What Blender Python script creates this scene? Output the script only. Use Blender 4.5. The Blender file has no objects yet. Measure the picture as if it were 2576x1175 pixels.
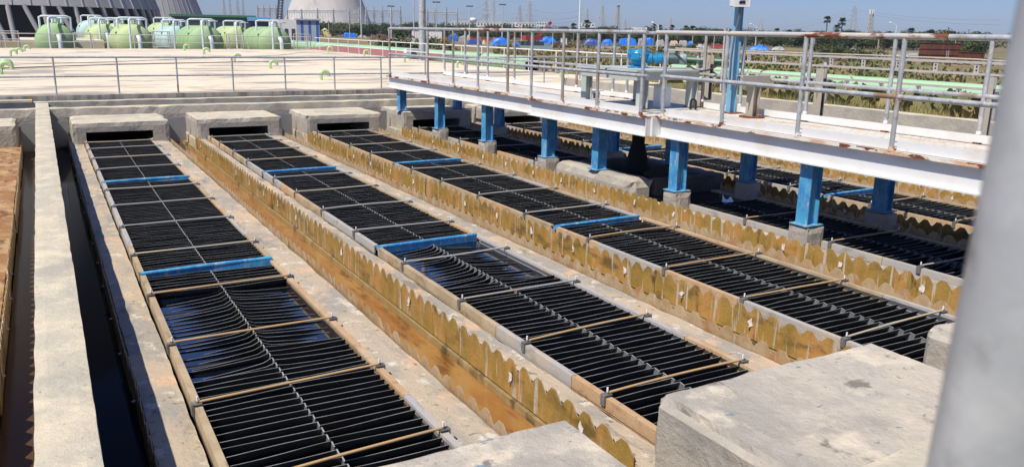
import bpy, math, random
from mathutils import Vector, Matrix, noise
random.seed(7)
R_ = math.radians
C = bpy.context.scene.collection

# ------------------------------------------------------------------ camera calibration (from the photograph's vanishing points)
FPX, PX, PY, EYE = 2070.17, 1288.0, 587.5, 2.0
CR = ((0.87209186, -0.10184424, 0.47862672), (-0.48903314, -0.21614612, 0.84506061), (0.01738875, -0.97103481, -0.23830448))
CR = Matrix(CR)
def ray(x, y): return CR @ Vector((x-PX, y-PY, FPX))
def hor(x): return 58.0 + 0.0179*(x-90)
def on_z(x, y, z):
    d = ray(x, y); t = (z-EYE)/d.z
    return d*t + Vector((0, 0, EYE))
def at(x, y, dist):
    d = ray(x, y); h = math.hypot(d.x, d.y)
    return d*(dist/h) + Vector((0, 0, EYE))
GZ = -2.5
def gdist(x, y): # distance of the yard ground at image point
    return on_z(x, y, GZ).xy.length

# ------------------------------------------------------------------ materials
def mat(name, base, layers=(), rough=0.8, bump=0.0, bscale=30, metal=0.0, spec=0.5, bstretch=(1,1,1), trans=0.0, rvar=0.0):
    if name in ('weathered_concrete','grey_concrete','hood_concrete','reservoir_roof_concrete'):
        wb = .87 if name[0] in 'wr' else .93
        wm = lambda c: (c[0]*1.01, c[1]*.99, c[2]*wb)
        base = wm(base); layers = [(wm(l[0]),)+tuple(l[1:]) for l in layers]
    m = bpy.data.materials.new(name); m.use_nodes = True
    nt = m.node_tree; N = nt.nodes; Lk = nt.links
    b = N['Principled BSDF']
    geo = N.new('ShaderNodeNewGeometry')
    def nz(scale, stretch, detail=6, r=0.6, off=0):
        mp = N.new('ShaderNodeMapping'); mp.inputs['Scale'].default_value = stretch
        mp.inputs['Location'].default_value = (off, off*1.7, off*.6)
        Lk.new(geo.outputs['Position'], mp.inputs['Vector'])
        n = N.new('ShaderNodeTexNoise'); n.inputs['Scale'].default_value = scale
        n.inputs['Detail'].default_value = detail; n.inputs['Roughness'].default_value = r
        Lk.new(mp.outputs[0], n.inputs['Vector']); return n
    col = N.new('ShaderNodeRGB'); col.outputs[0].default_value = (*base, 1); cur = col.outputs[0]
    for i, (c, sc, st, lo, hi) in enumerate(layers):
        n = nz(sc, st, off=3.1*i)
        mr = N.new('ShaderNodeMapRange'); mr.inputs[1].default_value = lo; mr.inputs[2].default_value = hi
        Lk.new(n.outputs['Fac'], mr.inputs[0])
        mx = N.new('ShaderNodeMix'); mx.data_type = 'RGBA'
        Lk.new(mr.outputs[0], mx.inputs[0]); Lk.new(cur, mx.inputs[6]); mx.inputs[7].default_value = (*c, 1)
        cur = mx.outputs[2]
    Lk.new(cur, b.inputs['Base Color'])
    b.inputs['Roughness'].default_value = rough; b.inputs['Metallic'].default_value = metal
    b.inputs['Specular IOR Level'].default_value = spec
    if rvar:
        n = nz(9, (1,1,1), off=8)
        mr = N.new('ShaderNodeMapRange'); mr.inputs[1].default_value = .35; mr.inputs[2].default_value = .65
        mr.inputs[3].default_value = max(.02, rough-rvar); mr.inputs[4].default_value = min(1, rough+rvar)
        Lk.new(n.outputs['Fac'], mr.inputs[0]); Lk.new(mr.outputs[0], b.inputs['Roughness'])
    if bump:
        n = nz(bscale, bstretch, 8, .65, off=5)
        bp = N.new('ShaderNodeBump'); bp.inputs['Strength'].default_value = bump; bp.inputs['Distance'].default_value = 0.02
        Lk.new(n.outputs['Fac'], bp.inputs['Height']); Lk.new(bp.outputs[0], b.inputs['Normal'])
    if trans:
        tr = N.new('ShaderNodeBsdfTranslucent'); Lk.new(cur, tr.inputs[0])
        ms = N.new('ShaderNodeMixShader'); ms.inputs[0].default_value = trans
        Lk.new(b.outputs[0], ms.inputs[1]); Lk.new(tr.outputs[0], ms.inputs[2])
        Lk.new(ms.outputs[0], N['Material Output'].inputs[0])
    return m
U = (1,1,1)
RUST = (0.16, 0.045, 0.015)
M = {}
M['conc'] = mat('weathered_concrete', (0.55,0.487,0.40), [((0.45,0.42,0.37),2.2,U,.42,.6), ((0.64,0.56,0.455),5,U,.5,.66), ((0.24,0.22,0.20),38,U,.64,.72), ((0.40,0.37,0.33),1.1,U,.57,.66)], .9, .55, 26)
M['conc_grey'] = mat('grey_concrete', (0.42,0.38,0.325), [((0.33,0.305,0.27),2.5,U,.42,.6), ((0.39,0.36,0.32),6,U,.52,.68), ((0.18,0.17,0.16),30,U,.64,.72)], .92, .7, 22)
M['hood_top'] = mat('hood_concrete', (0.50,0.445,0.375), [((0.41,0.38,0.34),2.6,U,.45,.6), ((0.50,0.45,0.375),5,U,.52,.66), ((0.27,0.25,0.225),24,U,.62,.68), ((0.35,0.32,0.285),1.3,U,.49,.60), ((0.60,0.53,0.43),3.4,U,.54,.64), ((0.21,0.185,0.155),3.1,U,.61,.66), ((0.20,0.26,0.29),5,(1.0,2.6,1),.665,.69)], .92, .7, 24)
M['slab'] = mat('reservoir_roof_concrete', (0.74,0.645,0.545), [((0.66,0.575,0.485),.5,(1,.5,1),.42,.62), ((0.73,0.63,0.52),2.5,U,.52,.7), ((0.36,0.325,0.30),.42,(.8,1.6,1),.52,.61), ((0.44,0.39,0.34),3.5,(.5,1.6,1),.54,.72)], .92, .25, 12)
M['slab_edge'] = mat('stained_roof_edge', (0.42,0.38,0.31), [((0.20,0.19,0.18),5,(1,1,.12),.47,.64), ((0.33,0.22,0.10),3,(1.2,1,.1),.6,.68), ((0.12,0.12,0.12),9,(1,1,.2),.62,.7)], .95, .4, 30)
M['shaded_conc'] = mat('dark_wet_concrete', (0.10,0.09,0.078), [((0.065,0.06,0.05),3,U,.45,.6)], .7, .5, 20)  # shade under the bridge put into the colour of the inner curb walls
M['ledge'] = mat('stained_launder_ledge', (0.48,0.385,0.27), [((0.34,0.305,0.25),1.7,(1.4,.55,1),.45,.57), ((0.60,0.41,0.26),3.6,U,.55,.66), ((0.62,0.56,0.45),7,U,.57,.66), ((0.24,0.21,0.165),2.4,(1.6,.6,1),.58,.66), ((0.21,0.15,0.075),16,U,.61,.70)], .88, .7, 30, rvar=.1)
M['ledge_brown'] = mat('sludge_stained_ledge', (0.30,0.145,0.05), [((0.44,0.28,0.13),3,U,.44,.58), ((0.17,0.075,0.025),5,(1.5,.6,1),.52,.64), ((0.50,0.40,0.27),9,U,.60,.69)], .7, .5, 20, rvar=.2)
M['bed'] = mat('wet_brown_channel_bed', (0.28,0.125,0.032), [((0.34,0.185,0.055),3,(1.5,.6,1),.43,.6), ((0.15,0.062,0.015),4,(2,.5,1),.54,.66), ((0.28,0.19,0.07),10,(1,.6,1),.62,.7)], .07, .10, 6, spec=.8)
M['lip'] = mat('olive_channel_lip', (0.29,0.20,0.08), [((0.36,0.26,0.13),7,U,.5,.64), ((0.09,0.065,0.03),4,U,.55,.66)], .6, .4, 20)
M['weir'] = mat('amber_weir_plate', (0.46,0.295,0.075), [((0.35,0.23,0.06),6,U,.42,.62), ((0.58,0.32,0.10),4,(1,1,.25),.50,.64), ((0.15,0.105,0.035),9,(1,1,.4),.61,.72), ((0.20,0.135,0.045),3.2,(1,.7,1.6),.54,.66), ((0.62,0.56,0.45),24,(1,1,.06),.575,.64)], .28, .35, 40, spec=.6, trans=.22, rvar=.12)
M['weir_pale'] = mat('pale_clear_weir_plate', (0.64,0.50,0.31), [((0.54,0.37,0.18),6,U,.45,.64), ((0.70,0.62,0.48),20,(1,1,.2),.55,.68), ((0.55,0.30,0.13),5,U,.55,.66)], .2, .35, 40, spec=.7, trans=.45)
M['sealant'] = mat('white_sealant', (0.74,0.70,0.63), [((0.55,0.38,0.22),22,U,.52,.64)], .7)
M['bolt'] = mat('bolt_metal', (0.55,0.52,0.45), [((0.3,0.25,0.18),30,U,.5,.65)], .45, metal=.3)
M['black'] = mat('black_settler_plastic', (0.010,0.0115,0.012), [((0.022,0.024,0.022),7,U,.5,.7)], .38, .1, 20, spec=.35)
M['edge'] = mat('worn_plate_edge', (0.32,0.32,0.305), [((0.17,0.17,0.16),5,U,.42,.62), ((0.16,0.125,0.08),2,U,.55,.7)], .5)  # wear plus the sun catching the top edges, both put into the grey
M['edge_light'] = mat('pale_divider_edge', (0.36,0.36,0.34), [((0.26,0.26,0.25),8,U,.45,.6)], .5)
M['edge_dark'] = mat('divider_plastic', (0.13,0.145,0.145), [((0.20,0.21,0.205),9,U,.45,.65)], .45)
M['rail_tan'] = mat('tan_support_rail', (0.38,0.285,0.17), [((0.45,0.35,0.22),4,U,.45,.6), ((0.25,0.19,0.11),8,(3,.5,1),.54,.68)], .7, .3, 30)
M['rail_grey'] = mat('grey_support_rail', (0.40,0.375,0.345), [((0.47,0.40,0.31),3,U,.48,.62), ((0.25,0.23,0.2),9,(3,.5,1),.55,.68)], .65, .2, 30)
M['rail_orange'] = mat('orange_stained_rail', (0.47,0.30,0.16), [((0.50,0.37,0.23),4,U,.45,.6), ((0.33,0.20,0.10),10,U,.58,.68)], .75, .3, 30)
M['rod_tan'] = mat('tan_rod', (0.52,0.33,0.15), [((0.44,0.30,0.16),5,U,.45,.6)], .5)
M['rod_grey'] = mat('grey_rod', (0.36,0.35,0.33), [((0.42,0.36,0.27),2,U,.45,.6)], .5)
M['rod'] = mat('cream_rod', (0.52,0.42,0.27), [((0.42,0.40,0.36),1.2,U,.45,.55)], .5)
M['clamp'] = mat('dark_clamp_metal', (0.16,0.155,0.15), [((0.24,0.22,0.19),14,U,.5,.65)], .55, metal=.3)
M['blue'] = mat('worn_blue_paint', (0.05,0.24,0.50), [((0.07,0.34,0.53),7,U,.46,.58), ((0.16,0.36,0.56),12,(1,1,.3),.51,.62), ((0.40,0.43,0.42),20,(1,1,.4),.60,.67), ((0.20,0.13,0.07),9,U,.68,.74)], .45, .25, 40, rvar=.15)
M['blue_plate'] = mat('flaking_blue_plate', (0.10,0.30,0.50), [((0.35,0.42,0.42),20,U,.5,.62), ((0.3,0.27,0.18),30,U,.6,.68)], .6, .3, 40)
M['white'] = mat('white_bridge_paint', (0.70,0.695,0.67), [((0.65,0.61,0.54),2.2,U,.5,.66), ((0.60,0.40,0.24),6,(1,1,.4),.665,.76), ((0.28,0.09,0.03),40,U,.72,.76)], .5, .1, 30)
M['white_rust'] = mat('rust_edged_white_paint', (0.70,0.65,0.57), [((0.58,0.38,0.24),5,(1,.5,1),.48,.62), ((0.17,0.045,0.016),7,(.6,.38,.6),.515,.55)], .7, .4, 40)
M['deck'] = mat('chequered_deck_paint', (0.66,0.62,0.54), [((0.56,0.42,0.29),4,(1,.5,1),.48,.66), ((0.30,0.12,0.05),16,U,.63,.70)], .65, .5, 60)
M['galv'] = mat('galvanised_pipe', (0.40,0.41,0.415), [((0.52,0.525,0.52),8,U,.47,.62), ((0.27,0.26,0.25),14,U,.58,.68), ((0.30,0.17,0.09),2.1,(1,1,.5),.60,.68)], .45, .1, 40, metal=.25, rvar=.1)
M['galv_rust'] = mat('rust_streaked_pipe', (0.46,0.45,0.43), [((0.55,0.48,0.38),6,(1,.5,1),.46,.6), ((0.20,0.055,0.02),2.6,(1,.8,2.5),.52,.58)], .55, .25, 40, metal=.1)
M['post_rust'] = mat('rust_brown_post', (0.33,0.29,0.25), [((0.40,0.39,0.38),3,U,.45,.6), ((0.24,0.10,0.04),5,(1,1,.35),.52,.62)], .6, .2, 40)
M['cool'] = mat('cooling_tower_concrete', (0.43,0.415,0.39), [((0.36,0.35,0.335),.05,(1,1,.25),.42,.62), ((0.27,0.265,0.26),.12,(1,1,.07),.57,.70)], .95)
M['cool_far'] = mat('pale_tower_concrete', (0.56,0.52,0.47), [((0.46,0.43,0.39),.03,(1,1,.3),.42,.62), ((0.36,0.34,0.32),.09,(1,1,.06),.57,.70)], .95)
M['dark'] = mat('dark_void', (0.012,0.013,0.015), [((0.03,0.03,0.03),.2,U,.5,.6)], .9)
M['lattice'] = mat('galvanised_lattice', (0.50,0.51,0.52), [((0.42,0.43,0.44),.5,U,.45,.6)], .6)
M['lattice_dark'] = mat('dark_lattice', (0.08,0.085,0.095), (), .6)
M['tank_g'] = mat('light_green_paint', (0.31,0.46,0.21), [((0.34,0.46,0.25),.9,U,.45,.6), ((0.27,0.41,0.19),.5,(1,1,.5),.58,.68)], .65)
M['tank_y'] = mat('yellow_green_paint', (0.44,0.54,0.235), [((0.46,0.54,0.29),.9,U,.45,.6), ((0.38,0.47,0.20),.6,(1,1,.5),.58,.68)], .65)
M['tank_t'] = mat('pale_teal_paint', (0.40,0.56,0.50), [((0.45,0.60,0.55),.9,U,.45,.6)], .65)
M['goose'] = mat('pale_green_vent_paint', (0.42,0.56,0.28), [((0.34,0.52,0.20),6,U,.5,.66)], .45)
M['pipe_g'] = mat('pale_green_pipe_paint', (0.37,0.58,0.34), [((0.32,0.52,0.29),.8,U,.5,.66), ((0.40,0.42,0.16),2.2,(1,3,1),.63,.70)], .45)
M['pipe_dg'] = mat('dark_green_pipe_paint', (0.06,0.20,0.09), (), .4)
M['pwhite'] = mat('pale_white_pipe', (0.66,0.72,0.72), [((0.58,0.64,0.64),3,U,.5,.66)], .4)
M['wpaint'] = mat('white_paint', (0.74,0.73,0.70), [((0.6,0.57,0.5),3,U,.55,.68)], .55)
M['bolt_white'] = mat('white_plastic', (0.78,0.79,0.80), (), .4)
M['motor_b'] = mat('bright_blue_enamel', (0.010,0.20,0.40), [((0.02,0.26,0.46),12,U,.48,.6), ((0.01,0.07,0.16),22,U,.66,.71)], .3)
M['motor_g'] = mat('grey_green_enamel', (0.25,0.35,0.33), [((0.35,0.42,0.39),16,U,.52,.64)], .4)
M['motor_d'] = mat('dark_motor_fins', (0.045,0.06,0.058), (), .5)
M['cable'] = mat('dark_rubber_cable', (0.035,0.035,0.04), (), .55)
M['conduit'] = mat('grey_conduit', (0.12,0.115,0.13), (), .5)
M['post_blue'] = mat('faded_blue_post_paint', (0.16,0.36,0.52), [((0.24,0.42,0.52),9,(1,1,.3),.48,.6), ((0.32,0.33,0.28),14,(1,1,.25),.62,.70)], .5, .2, 40)
M['i_post'] = mat('rusty_beige_steel', (0.42,0.37,0.28), [((0.34,0.36,0.36),6,(1,1,.4),.5,.62), ((0.22,0.085,0.03),8,(1,1,.25),.58,.66)], .65, .3, 40)
M['table'] = mat('grey_green_table_paint', (0.45,0.50,0.47), [((0.56,0.54,0.46),6,U,.5,.62), ((0.24,0.075,0.03),11,U,.66,.72)], .5, .1, 30)
M['rust'] = mat('red_brown_rust', (0.085,0.026,0.015), [((0.13,0.042,0.02),1.2,(1,1,.4),.45,.6), ((0.05,0.018,0.012),.8,(1,1,.25),.54,.66)], .85, .3, 12)
M['rust_s'] = mat('rusty_plate', (0.15,0.045,0.022), [((0.24,0.10,0.04),20,U,.5,.62)], .85, .4, 60)
M['tray'] = mat('galvanised_cable_tray', (0.52,0.475,0.43), [((0.44,0.41,0.38),5,U,.5,.65)], .6, metal=.1)
M['gate'] = mat('grey_stop_plate', (0.29,0.285,0.27), [((0.25,0.25,0.245),2,U,.45,.65)], .7)
def tarp(name, c): return mat(name, c, [(tuple(v*.55 for v in c),.9,(1,1,.5),.52,.66), (tuple(min(1,v*1.35+.05) for v in c),.6,U,.57,.68)], .45, .6, 1.2)
M['t_blue'] = tarp('bright_blue_tarpaulin', (0.01,0.17,0.66))
M['t_navy'] = tarp('navy_tarpaulin', (0.018,0.06,0.26))
M['t_grey'] = tarp('grey_sheeting', (0.34,0.34,0.34))
M['t_cream'] = tarp('cream_sheeting', (0.58,0.44,0.30))
M['t_yellow'] = tarp('pale_yellow_sheeting', (0.62,0.52,0.22))
M['t_red'] = mat('red_painted_steel', (0.38,0.05,0.05), [((0.28,0.06,0.05),1,U,.5,.65)], .6)
M['t_teal'] = mat('faded_teal_steel', (0.22,0.34,0.34), [((0.33,0.40,0.38),.8,U,.5,.65)], .6)
M['t_orange'] = mat('orange_paint', (0.50,0.17,0.06), (), .6)
M['bwhite'] = mat('white_building_paint', (0.70,0.69,0.66), [((0.58,0.57,0.55),.2,U,.5,.66)], .8)
M['bpane'] = mat('dark_window_glass', (0.06,0.07,0.09), (), .2)
M['shed_blue'] = mat('blue_stripe_paint', (0.03,0.14,0.45), (), .5)
M['shed_grey'] = mat('grey_corrugated_sheet', (0.42,0.45,0.48), (), .55)
M['roof_sky'] = mat('sky_blue_roof_sheet', (0.16,0.40,0.66), (), .5)
M['roof_red'] = mat('faded_red_roof_sheet', (0.34,0.12,0.10), [((0.40,0.19,0.16),2,U,.5,.65)], .7)
def leaf(name, c): return mat(name, c, [(tuple(v*.6 for v in c),.35,U,.45,.62)], .6, spec=.3, trans=.2)
LG = [leaf('dark_leaf',(0.040,0.065,0.022)), leaf('mid_leaf',(0.065,0.095,0.028)), leaf('light_leaf',(0.105,0.130,0.040)), leaf('olive_leaf',(0.15,0.13,0.038))]
PG = [leaf('dark_frond',(0.035,0.066,0.025)), leaf('mid_frond',(0.060,0.092,0.036)), leaf('dry_frond',(0.16,0.15,0.075))]
M['bark'] = mat('grey_bark', (0.15,0.125,0.10), (), .9)
M['ground'] = mat('yard_ground', (0.25,0.165,0.09), [((0.15,0.15,0.045),.035,U,.44,.56), ((0.30,0.19,0.11),.12,U,.5,.64), ((0.10,0.115,0.032),.5,U,.5,.66), ((0.42,0.33,0.19),.018,U,.62,.68)], .95, .4, .8)
GR = [mat('dry_straw', (0.52,0.40,0.155), (), .8, trans=.3), mat('olive_blade', (0.26,0.235,0.065), (), .8, trans=.3), mat('green_blade', (0.11,0.15,0.035), (), .8, trans=.3)]

# water
def water_mat(name, c, rough, bstr, bsc):
    m = mat(name, c, (), rough, bstr, bsc, spec=.5)
    m.node_tree.nodes['Principled BSDF'].inputs['IOR'].default_value = 1.33
    return m
M['murky_brown'] = water_mat('brown_channel_water', (0.075,0.042,0.022), .12, .02, 4)
M['murky_brown'].node_tree.nodes['Principled BSDF'].inputs['Specular IOR Level'].default_value = .10
M['murky'] = water_mat('murky_channel_water', (0.014,0.011,0.009), .06, .02, 4)
M['murky'].node_tree.nodes['Principled BSDF'].inputs['Specular IOR Level'].default_value = .05
M['water'] = water_mat('still_dark_water', (0.004,0.006,0.012), .015, .012, 3)
M['water'].node_tree.nodes['Principled BSDF'].inputs['IOR'].default_value = 2.0; M['water'].node_tree.nodes['Principled BSDF'].inputs['Specular IOR Level'].default_value = 1.0

# ------------------------------------------------------------------ mesh helpers
class MB:
    def __init__(s): s.v=[]; s.f=[]; s.mi=[]; s.sm=[]; s.mats=[]
    def mat(s, m):
        if m not in s.mats: s.mats.append(m)
        return s.mats.index(m)
    def add(s, vs, fs, m, smooth=False):
        o=len(s.v); i=s.mat(m)
        s.v += [Vector(p) for p in vs]
        for f in fs: s.f.append([o+k for k in f]); s.mi.append(i); s.sm.append(smooth)
        return s
    def box(s, x0,x1,y0,y1,z0,z1, m, T=None):
        vs=[(x,y,z) for z in (z0,z1) for y in (y0,y1) for x in (x0,x1)]
        if T: vs=[T@Vector(p) for p in vs]
        return s.add(vs, [(0,2,3,1),(4,5,7,6),(0,1,5,4),(2,6,7,3),(0,4,6,2),(1,3,7,5)], m)
    def cyl(s, p0, p1, r0, m, r1=None, n=10, caps=True):
        p0=Vector(p0); p1=Vector(p1); r1=r0 if r1 is None else r1
        d=(p1-p0).normalized(); a=d.orthogonal().normalized(); b=d.cross(a)
        ring=lambda p,r:[p+(a*math.cos(2*math.pi*k/n)+b*math.sin(2*math.pi*k/n))*r for k in range(n)]
        A=ring(p0,r0); B=ring(p1,r1)
        s.add(A+B, [(k,(k+1)%n,n+(k+1)%n,n+k) for k in range(n)], m, True)
        if caps: s.add(A,[tuple(range(n-1,-1,-1))],m); s.add(B,[tuple(range(n))],m)
        return s
    def tube(s, path, r, m, n=10, caps=True):
        P=[Vector(p) for p in path]; rings=[]; a=None
        for i,p in enumerate(P):
            d=(P[min(i+1,len(P)-1)]-P[max(i-1,0)]).normalized()
            if a is None: a=d.orthogonal().normalized()
            a=(a-d*a.dot(d)).normalized(); b=d.cross(a)
            rr=r[i] if isinstance(r,(list,tuple)) else r
            rings.append([p+(a*math.cos(2*math.pi*k/n)+b*math.sin(2*math.pi*k/n))*rr for k in range(n)])
        vs=[q for g in rings for q in g]
        s.add(vs, [(i*n+k,i*n+(k+1)%n,(i+1)*n+(k+1)%n,(i+1)*n+k) for i in range(len(P)-1) for k in range(n)], m, True)
        if caps: s.add(rings[0],[tuple(range(n-1,-1,-1))],m); s.add(rings[-1],[tuple(range(n))],m)
        return s
    def lathe(s, prof, c, m, axis='z', n=24, smooth=True):
        vs=[]; c=Vector(c)
        for r,h in prof:
            for k in range(n):
                t=2*math.pi*k/n; u,w=r*math.cos(t),r*math.sin(t)
                vs.append(c+Vector({'z':(u,w,h),'y':(w,h,u),'x':(h,u,w)}[axis]))
        fs=[(i*n+k,i*n+(k+1)%n,(i+1)*n+(k+1)%n,(i+1)*n+k) for i in range(len(prof)-1) for k in range(n)]
        return s.add(vs,fs,m,smooth)
    def bar(s, p0, p1, w, m):
        return s.cyl(p0,p1,w*.6,m,n=4,caps=False)
    def build(s, name, parent=None, origin=None, mw=None):
        me=bpy.data.meshes.new(name)
        if parent is not None: o0=wl(parent)
        elif origin is not None: o0=Vector(origin)
        else: o0=Vector((0,0,0))
        me.from_pydata([tuple(p-o0) if origin is not None or parent is None else tuple(p-o0) for p in s.v],[],s.f)
        for m in s.mats: me.materials.append(m)
        me.polygons.foreach_set('material_index', s.mi); me.polygons.foreach_set('use_smooth', s.sm)
        me.update()
        o=bpy.data.objects.new(name,me); C.objects.link(o)
        if parent is not None:
            o.parent=parent; OFF[o.name]=o0
        else:
            o.location=o0; OFF[o.name]=o0
        return o
OFF={}
def wl(o): return OFF[o.name]
def tag(o, label, cat, group=None, kind=None):
    o['label']=label
    if cat: o['category']=cat
    if group: o['group']=group
    if kind: o['kind']=kind
    return o
def empty(name, loc, label, cat, group=None):
    o=bpy.data.objects.new(name,None); o.empty_display_size=.1; C.objects.link(o); o.location=loc; OFF[o.name]=Vector(loc)
    return tag(o,label,cat,group)
def setting(o, label): o['kind']='structure'; o['label']=label; return o
def copy_tree(o, loc=None, parent=None):
    c=o.copy(); C.objects.link(c)
    if parent is not None: c.parent=parent
    if loc is not None: c.location=loc; OFF[c.name]=Vector(loc)
    else: OFF[c.name]=OFF.get(o.name,Vector((0,0,0)))
    for ch in list(o.children): copy_tree(ch, None, c)
    return c
def rough_block(mb, x0,x1,y0,y1,z0,z1, m, step=.12, amp=.012, bev=.03, mtop=None, seed=0, hole=None, fnz=0):
    """subdivided block with worn arrises and an uneven surface"""
    nx=max(2,int((x1-x0)/step)); ny=max(2,int((y1-y0)/step)); nz=max(2,int((z1-z0)/step))
    nx,ny,nz=min(nx,330),min(ny,330),min(nz,14)
    nz=fnz or nz; cache={}; vs=[]
    def V(i,j,k):
        key=(i,j,k)
        if key in cache: return cache[key]
        x=x0+(x1-x0)*i/nx; y=y0+(y1-y0)*j/ny; z=z0+(z1-z0)*k/nz
        ex=(i in(0,nx)); ey=(j in(0,ny)); ez=(k==nz)
        p=Vector((x,y,z)); q=Vector((x+seed,y,z))
        n1=noise.noise(q*2.3); n2=noise.noise(q*9.0+Vector((5,1,2))); n3=noise.noise(q*5.5+Vector((1,9,4)))
        cx,cy=(x0+x1)/2,(y0+y1)/2
        d=Vector(((1 if x>cx else -1) if ex else 0,(1 if y>cy else -1) if ey else 0,1 if ez else 0))
        cnt=ex+ey+ez
        if cnt>=2:
            w=bev*(.7+1.3*max(0,n3+.25)+.5*n2)
            p-=Vector((d.x,d.y,d.z))*w*.6
        p+=d*(n1*amp+n2*amp*.45)
        cache[key]=len(vs); vs.append(p); return cache[key]
    F=[];T=[]
    for i in range(nx):
        for j in range(ny): T.append((V(i,j,nz),V(i+1,j,nz),V(i+1,j+1,nz),V(i,j+1,nz)))
    for i in range(nx):
        for k in range(nz):
            xc_=x0+(x1-x0)*(i+.5)/nx; zc_=z0+(z1-z0)*(k+.5)/nz; inh=hole and hole[0]<xc_<hole[1] and hole[2]<zc_<hole[3]
            if not(inh and hole[4]<0): F.append((V(i,0,k),V(i+1,0,k),V(i+1,0,k+1),V(i,0,k+1)))
            if not(inh and hole[4]>0): F.append((V(i+1,ny,k),V(i,ny,k),V(i,ny,k+1),V(i+1,ny,k+1)))
    for j in range(ny):
        for k in range(nz):
            F.append((V(0,j+1,k),V(0,j,k),V(0,j,k+1),V(0,j+1,k+1))); F.append((V(nx,j,k),V(nx,j+1,k),V(nx,j+1,k+1),V(nx,j,k+1)))
    o=len(mb.v); mb.v+=vs
    for fs,mm in ((F,m),(T,mtop or m)):
        i=mb.mat(mm)
        for f in fs: mb.f.append([o+a for a in f]); mb.mi.append(i); mb.sm.append(False)
    return mb

# ------------------------------------------------------------------ world, sun, camera, haze
SUN_AZ, SUN_EL = 19, 56.5
sd=Vector((-math.cos(R_(SUN_AZ))*math.cos(R_(SUN_EL)), -math.sin(R_(SUN_AZ))*math.cos(R_(SUN_EL)), math.sin(R_(SUN_EL))))
sc=bpy.context.scene
w=bpy.data.worlds.new('World'); sc.world=w; w.use_nodes=True
nt=w.node_tree; bg=nt.nodes['Background']; sky=nt.nodes.new('ShaderNodeTexSky'); sky.sky_type='NISHITA'
sky.sun_disc=False; sky.sun_elevation=R_(SUN_EL); sky.sun_rotation=math.atan2(sd.x,sd.y)
sky.air_density=1.0; sky.dust_density=0.35; sky.ozone_density=4.0; sky.altitude=0
tint=nt.nodes.new('ShaderNodeMix'); tint.data_type='RGBA'; tint.blend_type='MULTIPLY'; tint.inputs[0].default_value=1; tint.inputs[7].default_value=(.71,.87,1.40,1)
nt.links.new(sky.outputs[0],tint.inputs[6]); nt.links.new(tint.outputs[2],bg.inputs[0]); bg.inputs[1].default_value=0.072
sun=bpy.data.lights.new('sun','SUN'); sun.energy=5.0; sun.angle=R_(.53); sun.color=(1,.945,.845)
so=bpy.data.objects.new('sun',sun); C.objects.link(so); so.rotation_euler=sd.to_track_quat('Z','Y').to_euler()
sc.view_settings.view_transform='Standard'; sc.view_settings.look='None'; sc.view_settings.exposure=0.17
cam=bpy.data.cameras.new('camera'); co=bpy.data.objects.new('camera',cam); C.objects.link(co); sc.camera=co
cam.sensor_width=36; cam.lens=36*FPX/2576; cam.clip_start=.05; cam.clip_end=6000
mw=Matrix.Identity(4)
rx=CR@Vector((1,0,0)); ry=CR@Vector((0,-1,0)); rz=CR@Vector((0,0,-1))
for i in range(3): mw[i][0]=rx[i]; mw[i][1]=ry[i]; mw[i][2]=rz[i]
mw[2][3]=EYE; co.matrix_world=mw
cam.dof.use_dof=True; cam.dof.focus_distance=7.5; cam.dof.aperture_fstop=7.5

# ------------------------------------------------------------------ ground
def smooth(a,b,t): t=max(0,min(1,(t-a)/(b-a))); return t*t*(3-2*t)
def terr(x,y):
    z=GZ
    if x>12.3 and y<60:
        z=.12+(GZ-.12)*smooth(24,48,x)
    if y>=60: z=GZ+1.9*(1-smooth(95,150,y))*(1-smooth(30,60,x))
    if x<12.3 and y<58: z=-3.2
    z+= .12*noise.noise(Vector((x*.08,y*.08,0))) if (x>12.7 or y>60) else 0
    return z
xs=[-3000,-1500,-600,-300,-150,-80,-40,-15,0,8,12.29,12.5]+[13+i*1.5 for i in range(25)]+[52+i*8 for i in range(20)]+[240,320,450,700,1100,1800,3000]
ys=[-600,-200,-60,-20,-5,0,4,8,12,16,20,25,30,36,42,48,54,57.9,60.1]+[64+6*i for i in range(20)]+[200,230,270,320,400,500,700,1000,1500,2200,3200]
g=MB(); gi=g.mat(M['ground'])
for y in ys:
    for x in xs: g.v.append(Vector((x,y,terr(x,y))))
n=len(xs)
for j in range(len(ys)-1):
    for i in range(n-1): g.f.append([j*n+i,j*n+i+1,(j+1)*n+i+1,(j+1)*n+i]); g.mi.append(gi); g.sm.append(True)
setting(g.build('ground'),'brown and green yard ground reaching to the tree line')

# ------------------------------------------------------------------ settling tank layout
PITCH=2.04; NR=6; Y0,Y1=2.82,16.1
XL=[.545,2.585,4.55,6.655,8.68,10.72]; XR=[1.60,3.635,5.68,7.715,9.75,11.79]
LW=[1.905,3.955,5.86,7.93,9.97]; RW=[2.335,4.40,6.36,8.40,10.44]
ORD=['leftmost','second','third','fourth','fifth','sixth']
LZ=-.04
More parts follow.
